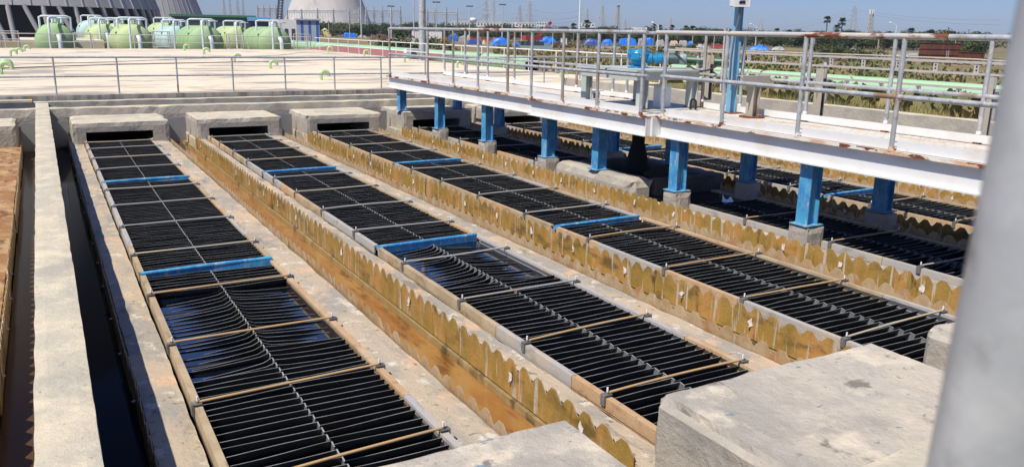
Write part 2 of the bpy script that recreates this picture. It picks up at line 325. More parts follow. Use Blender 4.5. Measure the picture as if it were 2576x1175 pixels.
# tank water
wt=MB()
for k in range(NR): wt.add([(XL[k]-.02,Y0-1,-.055),(XR[k]+.02,Y0-1,-.055),(XR[k]+.02,17.3,-.055),(XL[k]-.02,17.3,-.055)],[(0,1,2,3)],M['water'])
wt.add([(.03,1.7,-.25),(.285,1.7,-.25),(.285,17.4,-.25),(.03,17.4,-.25)],[(0,1,2,3)],M['murky'])
wt.add([(-.41,1.7,-.25),(-.14,1.7,-.25),(-.14,17.4,-.25),(-.41,17.4,-.25)],[(0,1,2,3)],M['murky_brown'])
wt.add([(12.12,1.7,-.25),(12.42,1.7,-.25),(12.42,17.4,-.25),(12.12,17.4,-.25)],[(0,1,2,3)],M['murky'])
wt.add([(-8,17.6,-.2),(12.4,17.6,-.2),(12.4,18.75,-.2),(-8,18.75,-.2)],[(0,1,2,3)],M['water'])
setting(wt.build('water'),'still dark water between the black plates and in the side channels')
# dividing and boundary walls
b=MB(); rough_block(b,-.17,.055,1.9,18.72,-1.2,.48,M['conc_grey'],.055,.003,.007,M['conc'])
tag(b.build('concrete_wall',origin=(-.06,9,-1.2)),'long narrow pale concrete dividing wall running away at the far left','wall')
b=MB(); rough_block(b,12.42,12.68,1.0,19.3,-3,.80,M['conc_grey'],.2,.01,.025,M['conc'])
tag(b.build('concrete_wall',origin=(12.55,9,-3)),'grey concrete boundary wall between the bridge and the dry grass','wall')
b=MB(); rough_block(b,-9,13.0,17.45,17.68,-1.2,.48,M['conc_grey'],.16,.012,.03,M['conc'])
tag(b.build('concrete_wall',origin=(2,17.5,-1.2)),'low concrete channel wall right behind the row of concrete hoods','wall')
b=MB(); rough_block(b,-9,13.2,18.72,18.95,-1.2,.50,M['conc_grey'],.16,.01,.02,M['conc'])
b.box(-9,-.22,18.70,18.97,.49,.53,M['conc'])
tag(b.build('concrete_wall',origin=(2,18.8,-1.2)),'far concrete channel wall along the foot of the stained roof edge','wall')
b=MB(); rough_block(b,-6,13.0,.95,1.8,-1.2,.46,M['conc_grey'],.12,.01,.02,M['conc'])
tag(b.build('concrete_wall',origin=(3,1.4,-1.2)),'pale concrete wall top in the lower right corner nearest the viewer','wall')
b=MB(); b.box(-9,13,1.6,17.5,-1.3,-1.15,M['conc_grey'])
setting(b.build('tank_floor'),'concrete floor deep under the settling tank')

# launder troughs (concrete ledges either side of a brown channel)
def ledge_prism(mb, x0,x1, y0,y1, ztop, zbot, m, seed):
    rough_block(mb,x0,x1,y0,y1,zbot,ztop,m,.07,.004,.008,None,seed)
tg='launder troughs between the settler rows'
for k in range(NR-1):
    xa=XR[k]+.035; xb=XL[k+1]-.045; wl_=LW[k]; wr=RW[k]
    mb=MB(); ledge_prism(mb,xa,wl_-.008,1.8,17.4,LZ,-.42,M['ledge'],k*3); ledge_prism(mb,wr+.008,xb,1.8,17.4,LZ,-.42,M['ledge'],k*3+1.3)
    loc=((xa+xb)/2,9,-.4)
    o=tag(mb.build('launder_trough',origin=loc),f'cream stained concrete launder trough between the {ORD[k]} and {ORD[k+1]} plate rows','launder trough',tg)
    mb=MB(); mb.box(wl_-.008,wr+.008,1.8,17.4,-.40,-.250,M['bed']); mb.box(wr-.020,wr+.006,1.8,17.4,-.248,-.200,M['lip'])
    mb.build('channel_bed',o)
mb=MB(); ledge_prism(mb,.295,XL[0]-.028,1.8,17.4,LZ,-.9,M['ledge'],21)
tag(mb.build('launder_ledge',origin=(.4,9,-.9)),'half shaded yellowish concrete ledge along the left edge of the leftmost plate row','ledge')
mb=MB(); ledge_prism(mb,-1.3,-.43,1.8,17.4,LZ,-.9,M['ledge_brown'],24)
tag(mb.build('launder_ledge',origin=(-.8,9,-.9)),'orange brown sludge stained ledge at the far left picture edge','ledge')
mb=MB(); ledge_prism(mb,XR[5]+.035,12.10,1.8,17.4,LZ,-.9,M['ledge'],27)
tag(mb.build('launder_ledge',origin=(12,9,-.9)),'concrete ledge right of the sixth plate row beside the boundary wall','ledge')

# weir plates with trapezoid teeth
TP=.16
def weir(x, ya, yb, top, bot, label, group, face, bolts=True, wm='weir'):
    nt_=max(1,round((yb-ya)/TP)); p=(yb-ya)/nt_; th=.006; mb=MB()
    outline=[]
    for i in range(nt_):
        y=ya+i*p; j=random.uniform(-.004,.004); d=.060
        if i==0: outline.append((y,top-d))
        outline+=[(y+p*.33,top-.003+j),(y+p*.36,top+j),(y+p*.64,top+j),(y+p*.67,top-.003+j),(y+p,top-d)]
    vs=[];fs=[];fe_=[];N_=len(outline); wob=random.uniform(-.003,.003)
    for s_ in (-th/2,th/2):
        for (y,z) in outline:
            dx=wob+.004*noise.noise(Vector((x,y*1.5,0)))
            vs+= [(x+s_+dx,y,z),(x+s_+dx,y,bot)]
    for i in range(N_-1):
        a=2*i; c=2*N_+2*i
        fs+=[(a,a+1,a+3,a+2),(c,c+2,c+3,c+1)]; fe_.append((a,a+2,c+2,c))
    fs+=[(0,2*N_,2*N_+1,1),(2*N_-2,2*N_-1,4*N_-1,4*N_-2)]
    mb.add(vs,fs,M[wm]); mb.add(vs,fe_,M['weir_pale'])
    o=tag(mb.build('weir_plate',origin=(x,(ya+yb)/2,bot)),label,'weir plate',group)
    if bolts:
        nb=3
        for i in range(nb):
            y=ya+(i+.5)*(yb-ya)/nb+random.uniform(-.05,.05); z=top-.125
            if random.random()<.14: continue
            q=MB(); sx=face
            pts=[]; nn=9
            for a in range(nn):
                t=2*math.pi*a/nn; rr=random.uniform(.35,1.1)
                pts.append((x+sx*.011,y+.030*rr*math.cos(t),z+.014+.048*rr*math.sin(t)))
            q.add(pts,[tuple(range(nn))],M['sealant'])
            q.cyl((x+sx*.004,y,z-.015),(x+sx*.026,y,z-.019),.008,M['bolt'],n=8)
            q.build('sealed_bolt',o)
    return o
def plate_runs(x, top, bot, face, desc, wm='weir', ys=(2.9,5.3,7.75,10.2,12.65,15.9), bolts=True):
    pos=['nearest length','second length','middle length','fourth length','farthest length']
    for i in range(len(ys)-1):
        weir(x+(i%2)*.008*face, ys[i]-.03, ys[i+1]+.03, top, bot, f'{pos[i]} of notched amber weir {desc}','weir plates along the launder troughs',face,bolts,wm)
for k in range(NR-1):
    tl=.025 if k==0 else .05
    plate_runs(LW[k], tl, -.22, 1, f'left of the trough between {ORD[k]} and {ORD[k+1]} rows','weir_pale')
    plate_runs(RW[k], .05, -.185, -1, f'right of the trough between {ORD[k]} and {ORD[k+1]} rows')
plate_runs(.288,.02,-.22,-1,'by the dividing wall, right side')
plate_runs(-.42,.02,-.22,1,'by the brown ledge')
# outlet hoods
hg='concrete hoods over the row ends'
def hood(x0,x1,y0,y1,ztop,front,label,seed,op=True,mt=None):
    mb=MB(); m=M['conc_grey']; mt=mt or M['conc']; lw=.215; t=.175
    hole=(x0+lw,x1-lw-.045,-.46,t,front)
    rough_block(mb,x0,x1,y0,y1,-.45,ztop,m,.07 if front<0 else .042,.008 if front<0 else .0085,.026 if front<0 else .036,mt,seed,hole,9 if front<0 else 0)
    hx0,hx1=hole[0]-.05,hole[1]+.05
    ya,yb=(y0+.02,y1-.1) if front<0 else (y0+.1,y1-.02)
    yk=yb if front<0 else ya
    mb.add([(hx0,ya,-.44),(hx0,yb,-.44),(hx0,yb,t+.03),(hx0,ya,t+.03)],[(0,1,2,3)],m)
    mb.add([(hx1,ya,-.44),(hx1,yb,-.44),(hx1,yb,t+.03),(hx1,ya,t+.03)],[(0,1,2,3)],m)
    mb.add([(hx0,ya,t+.03),(hx1,ya,t+.03),(hx1,yb,t+.03),(hx0,yb,t+.03)],[(0,1,2,3)],m)
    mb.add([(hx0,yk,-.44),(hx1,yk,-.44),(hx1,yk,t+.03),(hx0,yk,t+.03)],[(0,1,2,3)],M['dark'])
    return tag(mb.build('concrete_hood',origin=((x0+x1)/2,(y0+y1)/2,-.45)),label,'concrete hood',hg)
for k in range(NR):
    hood(.35+PITCH*k,1.93+PITCH*k,16.1,17.44,.335,-1,f'grey concrete hood over a black opening at the far end of the {ORD[k]} plate row',k*5+40)
hood(-2.1,-.47,16.1,17.44,.33,-1,'grey concrete hood at the left picture edge beyond the dividing wall',90)
nl=['pale concrete block cut by the bottom edge at the near end of the leftmost row','large pale concrete block in the right foreground with blue paint splashes','rough concrete block half hidden behind the blurred grey post','','','']
for k in range(4):
    hood(.35+PITCH*k,1.90+PITCH*k,1.81,2.82,.34,1,nl[k] or 'concrete block at the near end of the fourth row under the bridge',k*5+60,mt=M['hood_top'])
# grey stop plates in the gaps between the far hoods
gg='grey stop plates between the hoods'
def stop(x0,x1,label,y=16.82,top=.30,bot=-.14):
    mb=MB(); mb.box(x0,x1,y,y+.02,bot,top,M['gate']); 
    return tag(mb.build('stop_plate',origin=((x0+x1)/2,y,bot)),label,'stop plate',gg)
stop(.085,.305,'smooth grey stop plate between the dividing wall and the leftmost hood')
stop(-.41,-.185,'smooth grey stop plate left of the dividing wall',16.7,.30,-.2)
for k in range(5): stop(1.965+PITCH*k,2.30+PITCH*k,f'smooth grey stop plate in the gap between the {ORD[k]} and {ORD[k+1]} hoods')

# ------------------------------------------------------------------ settler packs
HW=.508
def plate_mesh(seed, flood):
    rnd=random.Random(seed); mb=MB(); th=.0046; dep=.10; lean=.055
    gap=.044
    ph=rnd.uniform(0,6.28); am=rnd.uniform(.001,.008)*(.6 if flood else 1); am2=rnd.uniform(-.004,.004)
    fl=[0,0]
    if flood: fl=[rnd.uniform(.053,.063),rnd.uniform(.050,.062)] if flood==1 else [rnd.uniform(.04,.06),rnd.uniform(.0,.016)]
    for side in (-1,1):
        n=9; yo=0 if side<0 else -gap; top=[];bot=[]
        for i in range(n+1):
            u=i/n; x=-HW+u*HW if side<0 else u*HW
            y=yo+am*math.sin(ph+x*5.2)+am2*math.sin(x*9+ph)
            sag=fl[0 if side<0 else 1]*(abs(x)/HW)**(.36 if side<0 else .42)
            z=.004-sag+.003*math.sin(ph*2+x*7)
            top.append((x,y,z)); bot.append((x,y+lean,z-dep))
        vs=[];fs=[];fe=[]
        for (t,bb) in zip(top,bot):
            vs+=[(t[0],t[1]-th/2,t[2]),(t[0],t[1]+th/2,t[2]),(bb[0],bb[1]-th/2,bb[2]),(bb[0],bb[1]+th/2,bb[2])]
        for i in range(n):
            a=4*i; c=a+4
            fs+=[(a+2,c+2,c,a),(a+1,c+1,c+3,a+3)]; fe.append((a,c,c+1,a+1))
        mb.add(vs,fs,M['black']); mb.add(vs,fe,M['edge'])
    # divider flap at the centre
    mb.add([(0,0,.003),(0,-gap,-.004),(0,-gap+.03,-.09),(0,.05,-.09)],[(0,1,2,3)],M['edge_dark'])
    mb.add([(-.0035,.002,.0045),(.0035,.002,.0045),(.0035,-gap,-.002),(-.0035,-gap,-.002)],[(0,1,2,3)],M['edge_light'])
    me=bpy.data.meshes.new('settler_plate'); me.from_pydata([tuple(p) for p in mb.v],[],mb.f)
    for m in mb.mats: me.materials.append(m)
    me.polygons.foreach_set('material_index',mb.mi); me.update(); return me
PN=[plate_mesh(i,0) for i in range(14)]; PF=[plate_mesh(50+i,1) for i in range(10)]; PH=[plate_mesh(80+i,2) for i in range(8)]
pg='black settler plate packs'
BARS=[3.45,4.36,5.33,6.46,7.73,8.87,10.0,11.03,12.7,13.77,14.88,15.72]
SP=.080
def bolt_clamp(mb_b, mb_o, x, y, s):
    mb_b.box(x-.022,x+.022,y-.019,y+.019,.0285,.035,M['clamp'])
    if s<0: mb_b.box(x-.034,x-.0225,y-.019,y+.019,-.03,.035,M['clamp'])
    else: mb_b.box(x+.0225,x+.034,y-.019,y+.019,-.03,.035,M['clamp'])
    mb_o.cyl((x,y,.035),(x,y,.047),.011,M['clamp'],n=6); mb_o.cyl((x,y,.047),(x,y,.072),.006,M['bolt_white'],n=8)
def rail(mb, x, s, ya, yb, m):
    t=.0205
    mb.box(x-t,x+t,ya,yb,-.004,.018,m); 
    if s<0: mb.box(x-t,x-t+.012,ya,yb,-.07,-.005,m)
    else: mb.box(x+t-.012,x+t,ya,yb,-.07,-.005,m)
def pack(k, ya, yb, label):
    xc=(XL[k]+XR[k])/2; loc=(xc,(ya+yb)/2,0)
    root=empty('settler_pack',loc,label,'settler pack',pg)
    y=ya+.05; i=0
    while y<yb-.035:
        fl = (k==0 and 4.75<y<6.55) or (k==1 and 5.75<y<7.05) or (k==3 and 4.2<y<4.6)
        half = (k==0 and 7.05<y<7.2)
        if k==0 and 4.75<y<5.15: half=True
        me = random.choice(PH if half else PF) if (fl or half) else random.choice(PN)
        o=bpy.data.objects.new('settler_plate',me); C.objects.link(o); o.parent=root
        o.location=(0,y-loc[1],random.uniform(-.004,.002)); o.rotation_euler=(0,0,random.gauss(0,.006))
        y+=SP*random.uniform(.93,1.07); i+=1
    # side rails in lengths of different colour
    for s,x in ((-1,XL[k]+.005),(1,XR[k]-.003)):
        y=ya+.015
        while y<yb-.05:
            e=min(yb-.015,y+random.choice((.95,1.15,1.6)))
            if yb-e<.3: e=yb-.015
            mb=MB(); rail(mb,x+random.uniform(-.004,.004),s,y,e-.004,random.choice((M['rail_tan'],M['rail_tan'],M['rail_grey'],M['rail_grey'],M['rail_orange'])))
            mb.build('side_rail',root); y=e
    for yb_ in BARS:
        if not(ya+.1<yb_<yb-.1): continue
        x0,x1=XL[k]+.005,XR[k]-.003; ys=yb_+random.uniform(-.03,.03); ye=yb_+random.uniform(-.03,.03)+.03; bow=random.uniform(-.010,.012); yw=random.uniform(-.02,.02)
        mb=MB(); path=[(x0+(x1-x0)*t/8, ys+(ye-ys)*t/8+yw*math.sin(math.pi*t/8), .040+bow*math.sin(math.pi*t/8)*.5) for t in range(9)]
        mb.tube(path,.0082,M['rod_tan'] if yb_<7 and (k+int(yb_*3))%4 else (M['rod'] if (k+int(yb_))%2 else M['rod_grey']),n=8); bar=mb.build('cross_bar',root)
        for s,x,yy in ((-1,x0,ys),(1,x1,ye)):
            a=MB(); bb=MB(); bolt_clamp(a,bb,x,yy,s); a.build('clamp',bar); bb.build('bolt',bar)
    return root
WH=['leftmost','second','third','fourth','fifth','sixth']
BEAMY=(7.12,11.70)
for k in range(NR):
    extra={0:'next to the dividing wall',1:'second from the left',2:'third from the left',3:'partly under the white bridge',4:'just beyond the white bridge',5:'beside the boundary wall'}[k]
    if k!=3:
        nearw='nearest bay showing blue sky in its water' if k in(0,) else 'nearest bay'
        for a,c_,t in ((Y0,BEAMY[0]-.03,nearw),(BEAMY[0]+.04,BEAMY[1]-.03,'middle bay between two blue beams'),(BEAMY[1]+.04,Y1-.02,'far bay by the hood')):
            pack(k,a,c_,f'black settler plates, {t} of the {WH[k]} row'+('' if k in(0,2) else {1:'',3:'',4:' beyond the bridge',5:' by the wall'}[k]))
    else:
        pack(k,Y0,7.42,'black inclined settler plates in the near bay under the bridge, before the concrete curb')
        pack(k,10.3,BEAMY[1]+.6,'short pack of black settler plates under the bridge just behind the concrete curb')
        pack(k,12.45,Y1-.02,'shaded far bay of black settler plates under the bridge by the hood')
bgp='blue cross beams between the plate bays'
for k in range(NR):
    for j,y in enumerate(BEAMY):
        if k==3: continue
        x0,x1=XL[k]-.005,XR[k]+.005; mb=MB()
        if k==0: mb.tube([(x0,y,.016),(x0+.4,y+.008,.022),(x1-.3,y+.014,.022),(x1,y+.02,.02)],.018,M['blue'],n=12); mb.box(x0,x1,y+.0,y+.012,-.05,.01,M['blue'])
        else:
            T=Matrix.Translation((0,0,0)); mb.tube([(x0,y-.02,.018),(x1,y+.03,.018)],.017,M['blue'],n=12); mb.box(x0,x0+.045,y-.05,y+.02,-.02,.016,M['blue']); mb.add([(x0,y-.022,.016),(x1,y+.028,.016),(x1,y+.028,-.052),(x0,y-.022,-.052)],[(0,1,2,3)],M['blue'])
        tag(mb.build('cross_beam',origin=((x0+x1)/2,y,0)),f'blue painted beam lying across the {ORD[k]} row, the {"nearer" if j==0 else "farther"} of its two','beam',bgp)

# concrete curb round the mixer shaft, in row four
mb=MB()
rough_block(mb,6.39,6.80,8.25,10.1,-.45,.185,M['conc_grey'],.1,.014,.05,M['conc_grey'],3)
rough_block(mb,6.80,8.02,8.25,8.42,-.45,.17,M['shaded_conc'],.1,.01,.03,None,5)
rough_block(mb,6.80,8.02,9.93,10.1,-.45,.17,M['shaded_conc'],.1,.01,.03,None,6)
rough_block(mb,7.70,8.05,8.43,9.92,-.45,.17,M['shaded_conc'],.1,.01,.03,None,7)
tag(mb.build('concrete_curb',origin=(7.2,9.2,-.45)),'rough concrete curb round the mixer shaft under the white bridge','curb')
mb=MB(); mb.cyl((7.15,9.1,-.4),(7.15,9.1,.15),.10,M['dark'],n=16); mb.cyl((7.15,9.1,.15),(7.15,9.1,.2),.2,M['dark'],n=16); mb.cyl((7.15,9.1,.2),(7.15,9.1,.5),.17,M['dark'],r1=.1,n=16); mb.cyl((7.15,9.1,.5),(7.15,9.1,.86),.09,M['dark'],n=16)
tag(mb.build('mixer_shaft',origin=(7.15,9.1,-.4)),'black vertical mixer shaft hanging below the bridge into the curb','shaft')

# ------------------------------------------------------------------ bridge
br=empty('walkway_bridge',(7.1,9,.8),'white steel walkway bridge on blue legs with grey pipe railings crossing the tank','bridge')
def ibeam(xc,ya,yb,z0=.80,z1=1.03,wd=.14,name='beam'):
    mb=MB(); t=.013
    mb.box(xc-wd/2,xc+wd/2,ya,yb,z0,z0+t,M['white']); mb.box(xc-wd/2,xc+wd/2,ya,yb,z1-t,z1,M['white_rust']); mb.box(xc-.005,xc+.005,ya,yb,z0+t,z1-t,M['white'])
    return mb
XN=6.43; XM=6.30
for (x,a,c_) in ((XN,1.0,7.76),(XM,7.82,10.60),(XN,10.62,16.75),(7.72,1.0,16.75)):
    mb=ibeam(x,a,c_)
    if x==XM: mb.box(x-.065,x+.064,a-.012,a+.0,.803,1.027,M['white']); 
    mb.build('beam',br)
mb=MB(); mb.box(6.30,6.44,7.765,7.805,.802,1.028,M['white']); mb.build('joint_plate',br)
mb=MB(); 
for ya,yb,x0 in ((1.0,7.8,6.37),(7.803,10.6,6.24),(10.603,16.75,6.37)):
    mb.box(x0,7.79,ya,yb,1.033,1.047,M['deck'])
    mb.box(x0-.008,x0-.001,ya,yb,1.030,1.050,M['white_rust'])
y=1.1
while y<16.7:
    for j in range(8):
        x=6.5+j*.155+(.07 if int(y*20)%2 else 0); mb.box(x,x+.03,y,y+.012,1.0475,1.0495,M['deck'])
    y+=.1
mb.build('deck',br)
NP=[(XN-.045,y) for y in (1.6,2.6,3.6,4.6,5.65,6.7,7.70)]+[(XM-.045,y) for y in (7.95,8.87,9.7,10.55)]+[(XN-.045,y) for y in (11.5,12.53,13.5,14.62,16.6)]
prusty={2,9,11,13,15,14}
for i,(x,y) in enumerate(NP):
    mb=MB(); mb.cyl((x,y,1.045),(x,y,2.0),.0215,M['post_rust'] if i in prusty else M['galv'],n=12); mb.cyl((x,y,1.046),(x,y,1.085),.03,M['white_rust'],r1=.024,n=10); mb.build('rail_post',br)
FP=[16.5,15.5,14.5,13.44,11.37,10.37,10.02,8.37,7.68,6.64,5.58,4.58,3.5,2.4]
XF=7.60
for i,y in enumerate(FP):
    mb=MB(); mb.cyl((XF,y,1.045),(XF,y,2.0),.0215,M['post_rust'] if i in (0,3,4,7) else M['galv'],n=12); mb.cyl((XF,y,1.14),(XF,y,1.17),.028,M['white'],r1=.023,n=10); mb.build('rail_post',br)
def hrail(pts,r,m,name): mb=MB(); mb.tube(pts,r,m,n=12); mb.build(name,br)
xa,xm=XN-.045,XM-.045
hrail([(xa,1.0,2.015),(xa,4.2,2.015)],.026,M['galv'],'top_rail'); hrail([(xa,4.2,2.015),(xa,7.88,2.015)],.026,M['galv_rust'],'top_rail')
hrail([(xm,7.9,2.015),(xm,10.6,2.015)],.026,M['galv'],'top_rail')
hrail([(xa,10.6,2.015),(xa,13.2,2.015)],.026,M['galv_rust'],'top_rail'); hrail([(xa,13.2,2.015),(xa,16.55,2.015),(xa,16.6,2.005),(xa,16.62,1.97)],.026,M['galv'],'top_rail')
hrail([(xa,1.0,1.51),(xa,5.65,1.51)],.023,M['galv'],'mid_rail'); hrail([(xa,5.65,1.51),(xa,7.75,1.515)],.023,M['galv'],'mid_rail')
hrail([(xm,7.85,1.51),(xm,10.6,1.51)],.023,M['galv'],'mid_rail'); hrail([(xa,10.55,1.5),(xa,16.6,1.5)],.023,M['galv'],'mid_rail')
hrail([(XF,1.5,2.01),(XF,16.55,2.01)],.024,M['galv'],'top_rail')
for a,c_ in ((1.5,7.68),(7.68,10.02),(10.37,16.5)): hrail([(XF,a,1.49),(XF,c_,1.49)],.022,M['galv'],'mid_rail')
mb=MB()
for (xx,ps) in ((XN-.012,[1.0]+[p[1] for p in NP[:7]]),(XM-.012,[p[1] for p in NP[7:11]]),(XN-.012,[10.65]+[p[1] for p in NP[11:]])):
    for a,c_ in zip(ps,ps[1:]): mb.box(xx-.004,xx+.004,a+.03,c_-.03,1.052,1.140,M['white'])
mb.build('kick_plate',br)
mb=MB()
for a,c_ in ((1.0,7.95),(8.0,8.3),(9.75,16.5)): mb.box(XF-.030,XF-.024,a,c_,1.066,1.138,M['white'])
for y in FP: mb.box(XF-.03,XF+.02,y-.03,y+.03,1.048,1.065,M['rust_s'])
mb.build('kick_plate',br)
def column(xc,y,z0,z1):
    mb=MB(); t=.011; h=.075
    mb.box(xc-h,xc-h+t,y-.075,y+.075,z0+.012,z1-.012,M['blue']); mb.box(xc+h-t,xc+h,y-.075,y+.075,z0+.012,z1-.012,M['blue']); mb.box(xc-h+t,xc+h-t,y-.006-.03,y+.006-.03,z0+.012,z1-.012,M['blue'])
    o=mb.build('column',br)
    q=MB(); q.box(xc-.12,xc+.12,y-.11,y+.11,z0,z0+.011,M['blue_plate']); q.build('base_plate',o)
    q=MB(); q.box(xc-.13,xc+.11,y-.12,y+.12,z1-.0125,z1-.001,M['blue_plate']); q.build('cap_plate',o)
pd='concrete pedestals under the bridge legs'
def pedestal(xc,y,z1,label):
    mb=MB(); rough_block(mb,xc-.115,xc+.135,y-.13,y+.13,-.42,z1,M['conc_grey'],.06,.006,.02,M['conc_grey'],y)
    tag(mb.build('concrete_pedestal',origin=(xc,y,-.42)),label,'pedestal',pd)
CN=[(5.55,'nearest'),(7.52,'second nearest'),(10.47,'third nearest'),(12.45,'fourth nearest'),(14.4,'farthest')]
for y,nm in CN: column(6.53,y,.175,.80); pedestal(6.53,y,.174,f'grey concrete pedestal under the {nm} blue leg on the bridge near side')
column(6.53,9.15,.186,.80); column(6.53,16.32,.352,.80)
for y,nm in ((3.6,'nearest'),(5.66,'second nearest'),(7.66,'third nearest'),(10.6,'fourth nearest'),(12.45,'fifth nearest'),(14.4,'farthest')): column(7.82,y,.175,.80); pedestal(7.82,y,.174,f'shaded concrete pedestal under the {nm} blue leg, bridge far side')
column(7.82,9.15,.186,.80); column(7.82,16.32,.352,.80)

# drive table, gearbox and motor
tb=empty('drive_table',(7.0,8.9,1.05),'grey green steel table carrying the blue gearbox on the bridge','table')
mb=MB(); mb.box(6.42,7.52,8.28,9.62,1.535,1.555,M['table']); mb.box(6.46,7.48,8.32,8.335,1.43,1.534,M['table']); mb.box(6.46,7.48,9.56,9.575,1.43,1.534,M['table']); mb.box(6.46,6.475,8.336,9.559,1.43,1.534,M['table']); mb.box(7.46,7.475,8.336,9.559,1.43,1.534,M['table']); mb.build('tabletop',tb)
for (x,y) in ((6.52,9.5),(6.62,8.40),(7.42,8.38),(7.42,9.5)):
    mb=MB(); t=.012; hw=.055
    mb.box(x-hw,x-hw+t,y-hw,y+hw,1.075,1.43,M['table']); mb.box(x+hw-t,x+hw,y-hw,y+hw,1.075,1.43,M['table']); mb.box(x-hw+t,x+hw-t,y-t/2,y+t/2,1.075,1.43,M['table']); mb.box(x-.07,x+.07,y-.07,y+.07,1.062,1.075,M['rust_s']); mb.build('leg',tb)
mb=MB(); mb.box(6.45,7.55,8.25,9.65,1.048,1.0615,M['table']); mb.build('base_frame',tb)
mb=MB(); n=12
pts=[(7.30,8.20+.05*math.cos(math.pi*i/n),1.14+.05*math.sin(math.pi*i/n)) for i in range(n+1)]
mb.tube([(7.30,8.25,1.06)]+pts+[(7.30,8.15,1.06)],.014,M['dark'],n=8); mb.build('lifting_lug',tb)
ax=Vector((.80,-.60,0)); gc=Vector((6.94,8.93,0))
gx=empty('gearbox_drive',(6.94,8.93,1.556),'bright blue gearbox with grey green ribbed motor standing on the drive table','gearbox')
mb=MB(); mb.lathe([(0,1.556),(.155,1.556),(.155,1.575),(.115,1.577),(.105,1.60),(.105,1.655),(.135,1.675),(.155,1.69),(.16,1.70),(.16,1.765),(.166,1.768),(.166,1.785),(.16,1.788),(.155,1.83),(.15,1.842),(.128,1.847),(.128,1.858),(.0,1.862)],(gc.x,gc.y,0),M['motor_b'],n=28)
for i in range(10):
    t=2*math.pi*i/10; p=gc+Vector((.145*math.cos(t),.145*math.sin(t),0)); mb.cyl((p.x,p.y,1.842),(p.x,p.y,1.856),.010,M['motor_b'],n=6)
q=gc+Vector((-.13,-.1,0)); mb.box(-.06,.06,-.02,.02,1.70,1.80,M['motor_b'],Matrix.Translation((q.x,q.y,0))@Matrix.Rotation(-.9,4,'Z'))
mb.build('gear_housing',gx)
mb=MB(); n_=Vector((-.60,-.80,0)); c0=gc+n_*.163; s_=Vector((.80,-.60,0))
mb.add([c0+s_*.03+Vector((0,0,1.725)),c0+s_*-.03+Vector((0,0,1.725)),c0+s_*-.03+Vector((0,0,1.757)),c0+s_*.03+Vector((0,0,1.757))],[(0,1,2,3)],M['bolt_white']); mb.build('name_plate',gx)
def axl(prof,m,mb,z=1.715,n=22):
    a=ax; u=Vector((-a.y,a.x,0)); vs=[]
    for r,h in prof:
        for k in range(n):
            t=2*math.pi*k/n; vs.append(gc+a*h+u*(r*math.cos(t))+Vector((0,0,z+r*math.sin(t))))
    mb.add(vs,[(i*n+(k+1)%n,i*n+k,(i+1)*n+k,(i+1)*n+(k+1)%n) for i in range(len(prof)-1) for k in range(n)],m,False)
mb=MB(); axl([(0.0,.1),(.085,.12),(.085,.20),(.055,.205),(.055,.235),(.098,.24),(.098,.275),(.088,.28),(.088,.345),(.072,.35),(.072,.385),(.105,.39),(.105,.41),(0,.41)],M['motor_b'],mb); mb.build('worm_housing',gx)
mo=MB(); axl([(0,.412),(.108,.412),(.108,.432),(.08,.434),(.08,.60),(0,.60)],M['motor_g'],mo)
pr=[]
for i in range(12): pr+=[(.088,.445+i*.0125),(.088,.451+i*.0125),(.076,.4515+i*.0125),(.076,.457+i*.0125)]
mt_=mo.build('motor',gx)
mb=MB(); axl([(0,.444)]+pr+[(0,.6)],M['motor_d'],mb); mb.build('cooling_fins',mt_)
mb=MB(); axl([(.0,.602),(.088,.602),(.09,.65),(.084,.69),(.06,.705),(0,.708)],M['motor_g'],mb); mb.build('fan_cover',mt_)
mb=MB(); p=gc+ax*.48; mb.box(-.05,.05,-.04,.04,1.80,1.845,M['motor_g'],Matrix.Translation((p.x,p.y,0))@Matrix.Rotation(math.atan2(ax.y,ax.x),4,'Z')); mb.build('terminal_box',mt_)
gx.scale=(.9,.9,.8)
p0=gc+ax*.46+Vector((-.02,-.05,1.765)); p1=Vector((7.62,7.9,1.72))
mb=MB(); P=[]
for i in range(15):
    t=i/14; q=p0.lerp(p1,t); q.z-= .20*math.sin(math.pi*min(1,t*1.05))**1.1; P.append(q)
mb.tube(P,.012,M['cable'],n=8)
tag(mb.build('motor_cable',origin=p0),'dark cable drooping from the grey green motor towards the blue post','cable')
mb=MB(); mb.box(6.98,7.16,8.48,8.62,1.064,1.34,M['bolt_white']); mb.box(7.0,7.14,8.49,8.61,1.34,1.365,M['bolt_white']); mb.cyl((7.04,8.55,1.365),(7.04,8.55,1.39),.02,M['bolt_white'])
tag(mb.build('plastic_jerrycan',origin=(7.07,8.55,1.063)),'white plastic jerrycan standing under the drive table','jerrycan')

# control post
cp=empty('control_post',(7.50,7.72,1.05),'faded blue steel post with a white control box at its top, beside the far railing','control post')
mb=MB(); x,y=7.50,7.72; mb.box(x-.045,x+.045,y-.004,y+.004,1.06,2.75,M['post_blue']); mb.box(x-.05,x-.0455,y-.03,y+.05,1.06,2.75,M['post_blue']); mb.box(x+.0455,x+.05,y-.03,y+.05,1.06,2.75,M['post_blue']); mb.build('post',cp)
mb=MB(); mb.box(x-.08,x+.08,y-.08,y+.08,1.048,1.06,M['rust_s']); mb.build('base_plate',cp)
bx=MB(); fx,fy=7.40,7.60
T=Matrix.Translation((fx,fy,2.33))@Matrix.Rotation(R_(-24),4,'Z')
bx.box(-.105,.105,-.05,.06,0,.50,M['bwhite'],T); bx.box(-.118,-.106,-.03,.05,.01,.50,M['bwhite'],T); bx.box(.106,.118,-.03,.05,.01,.50,M['bwhite'],T)
cb=bx.build('control_box',cp)
q=MB(); q.add([T@Vector(v) for v in [(-.07,-.051,.03),(.07,-.051,.03),(.05,-.068,.30),(-.05,-.068,.30),(-.062,-.051,.34),(.062,-.051,.34)]],[(0,1,2,3),(3,2,5,4)],M['wpaint']); q.build('box_cover',cb)
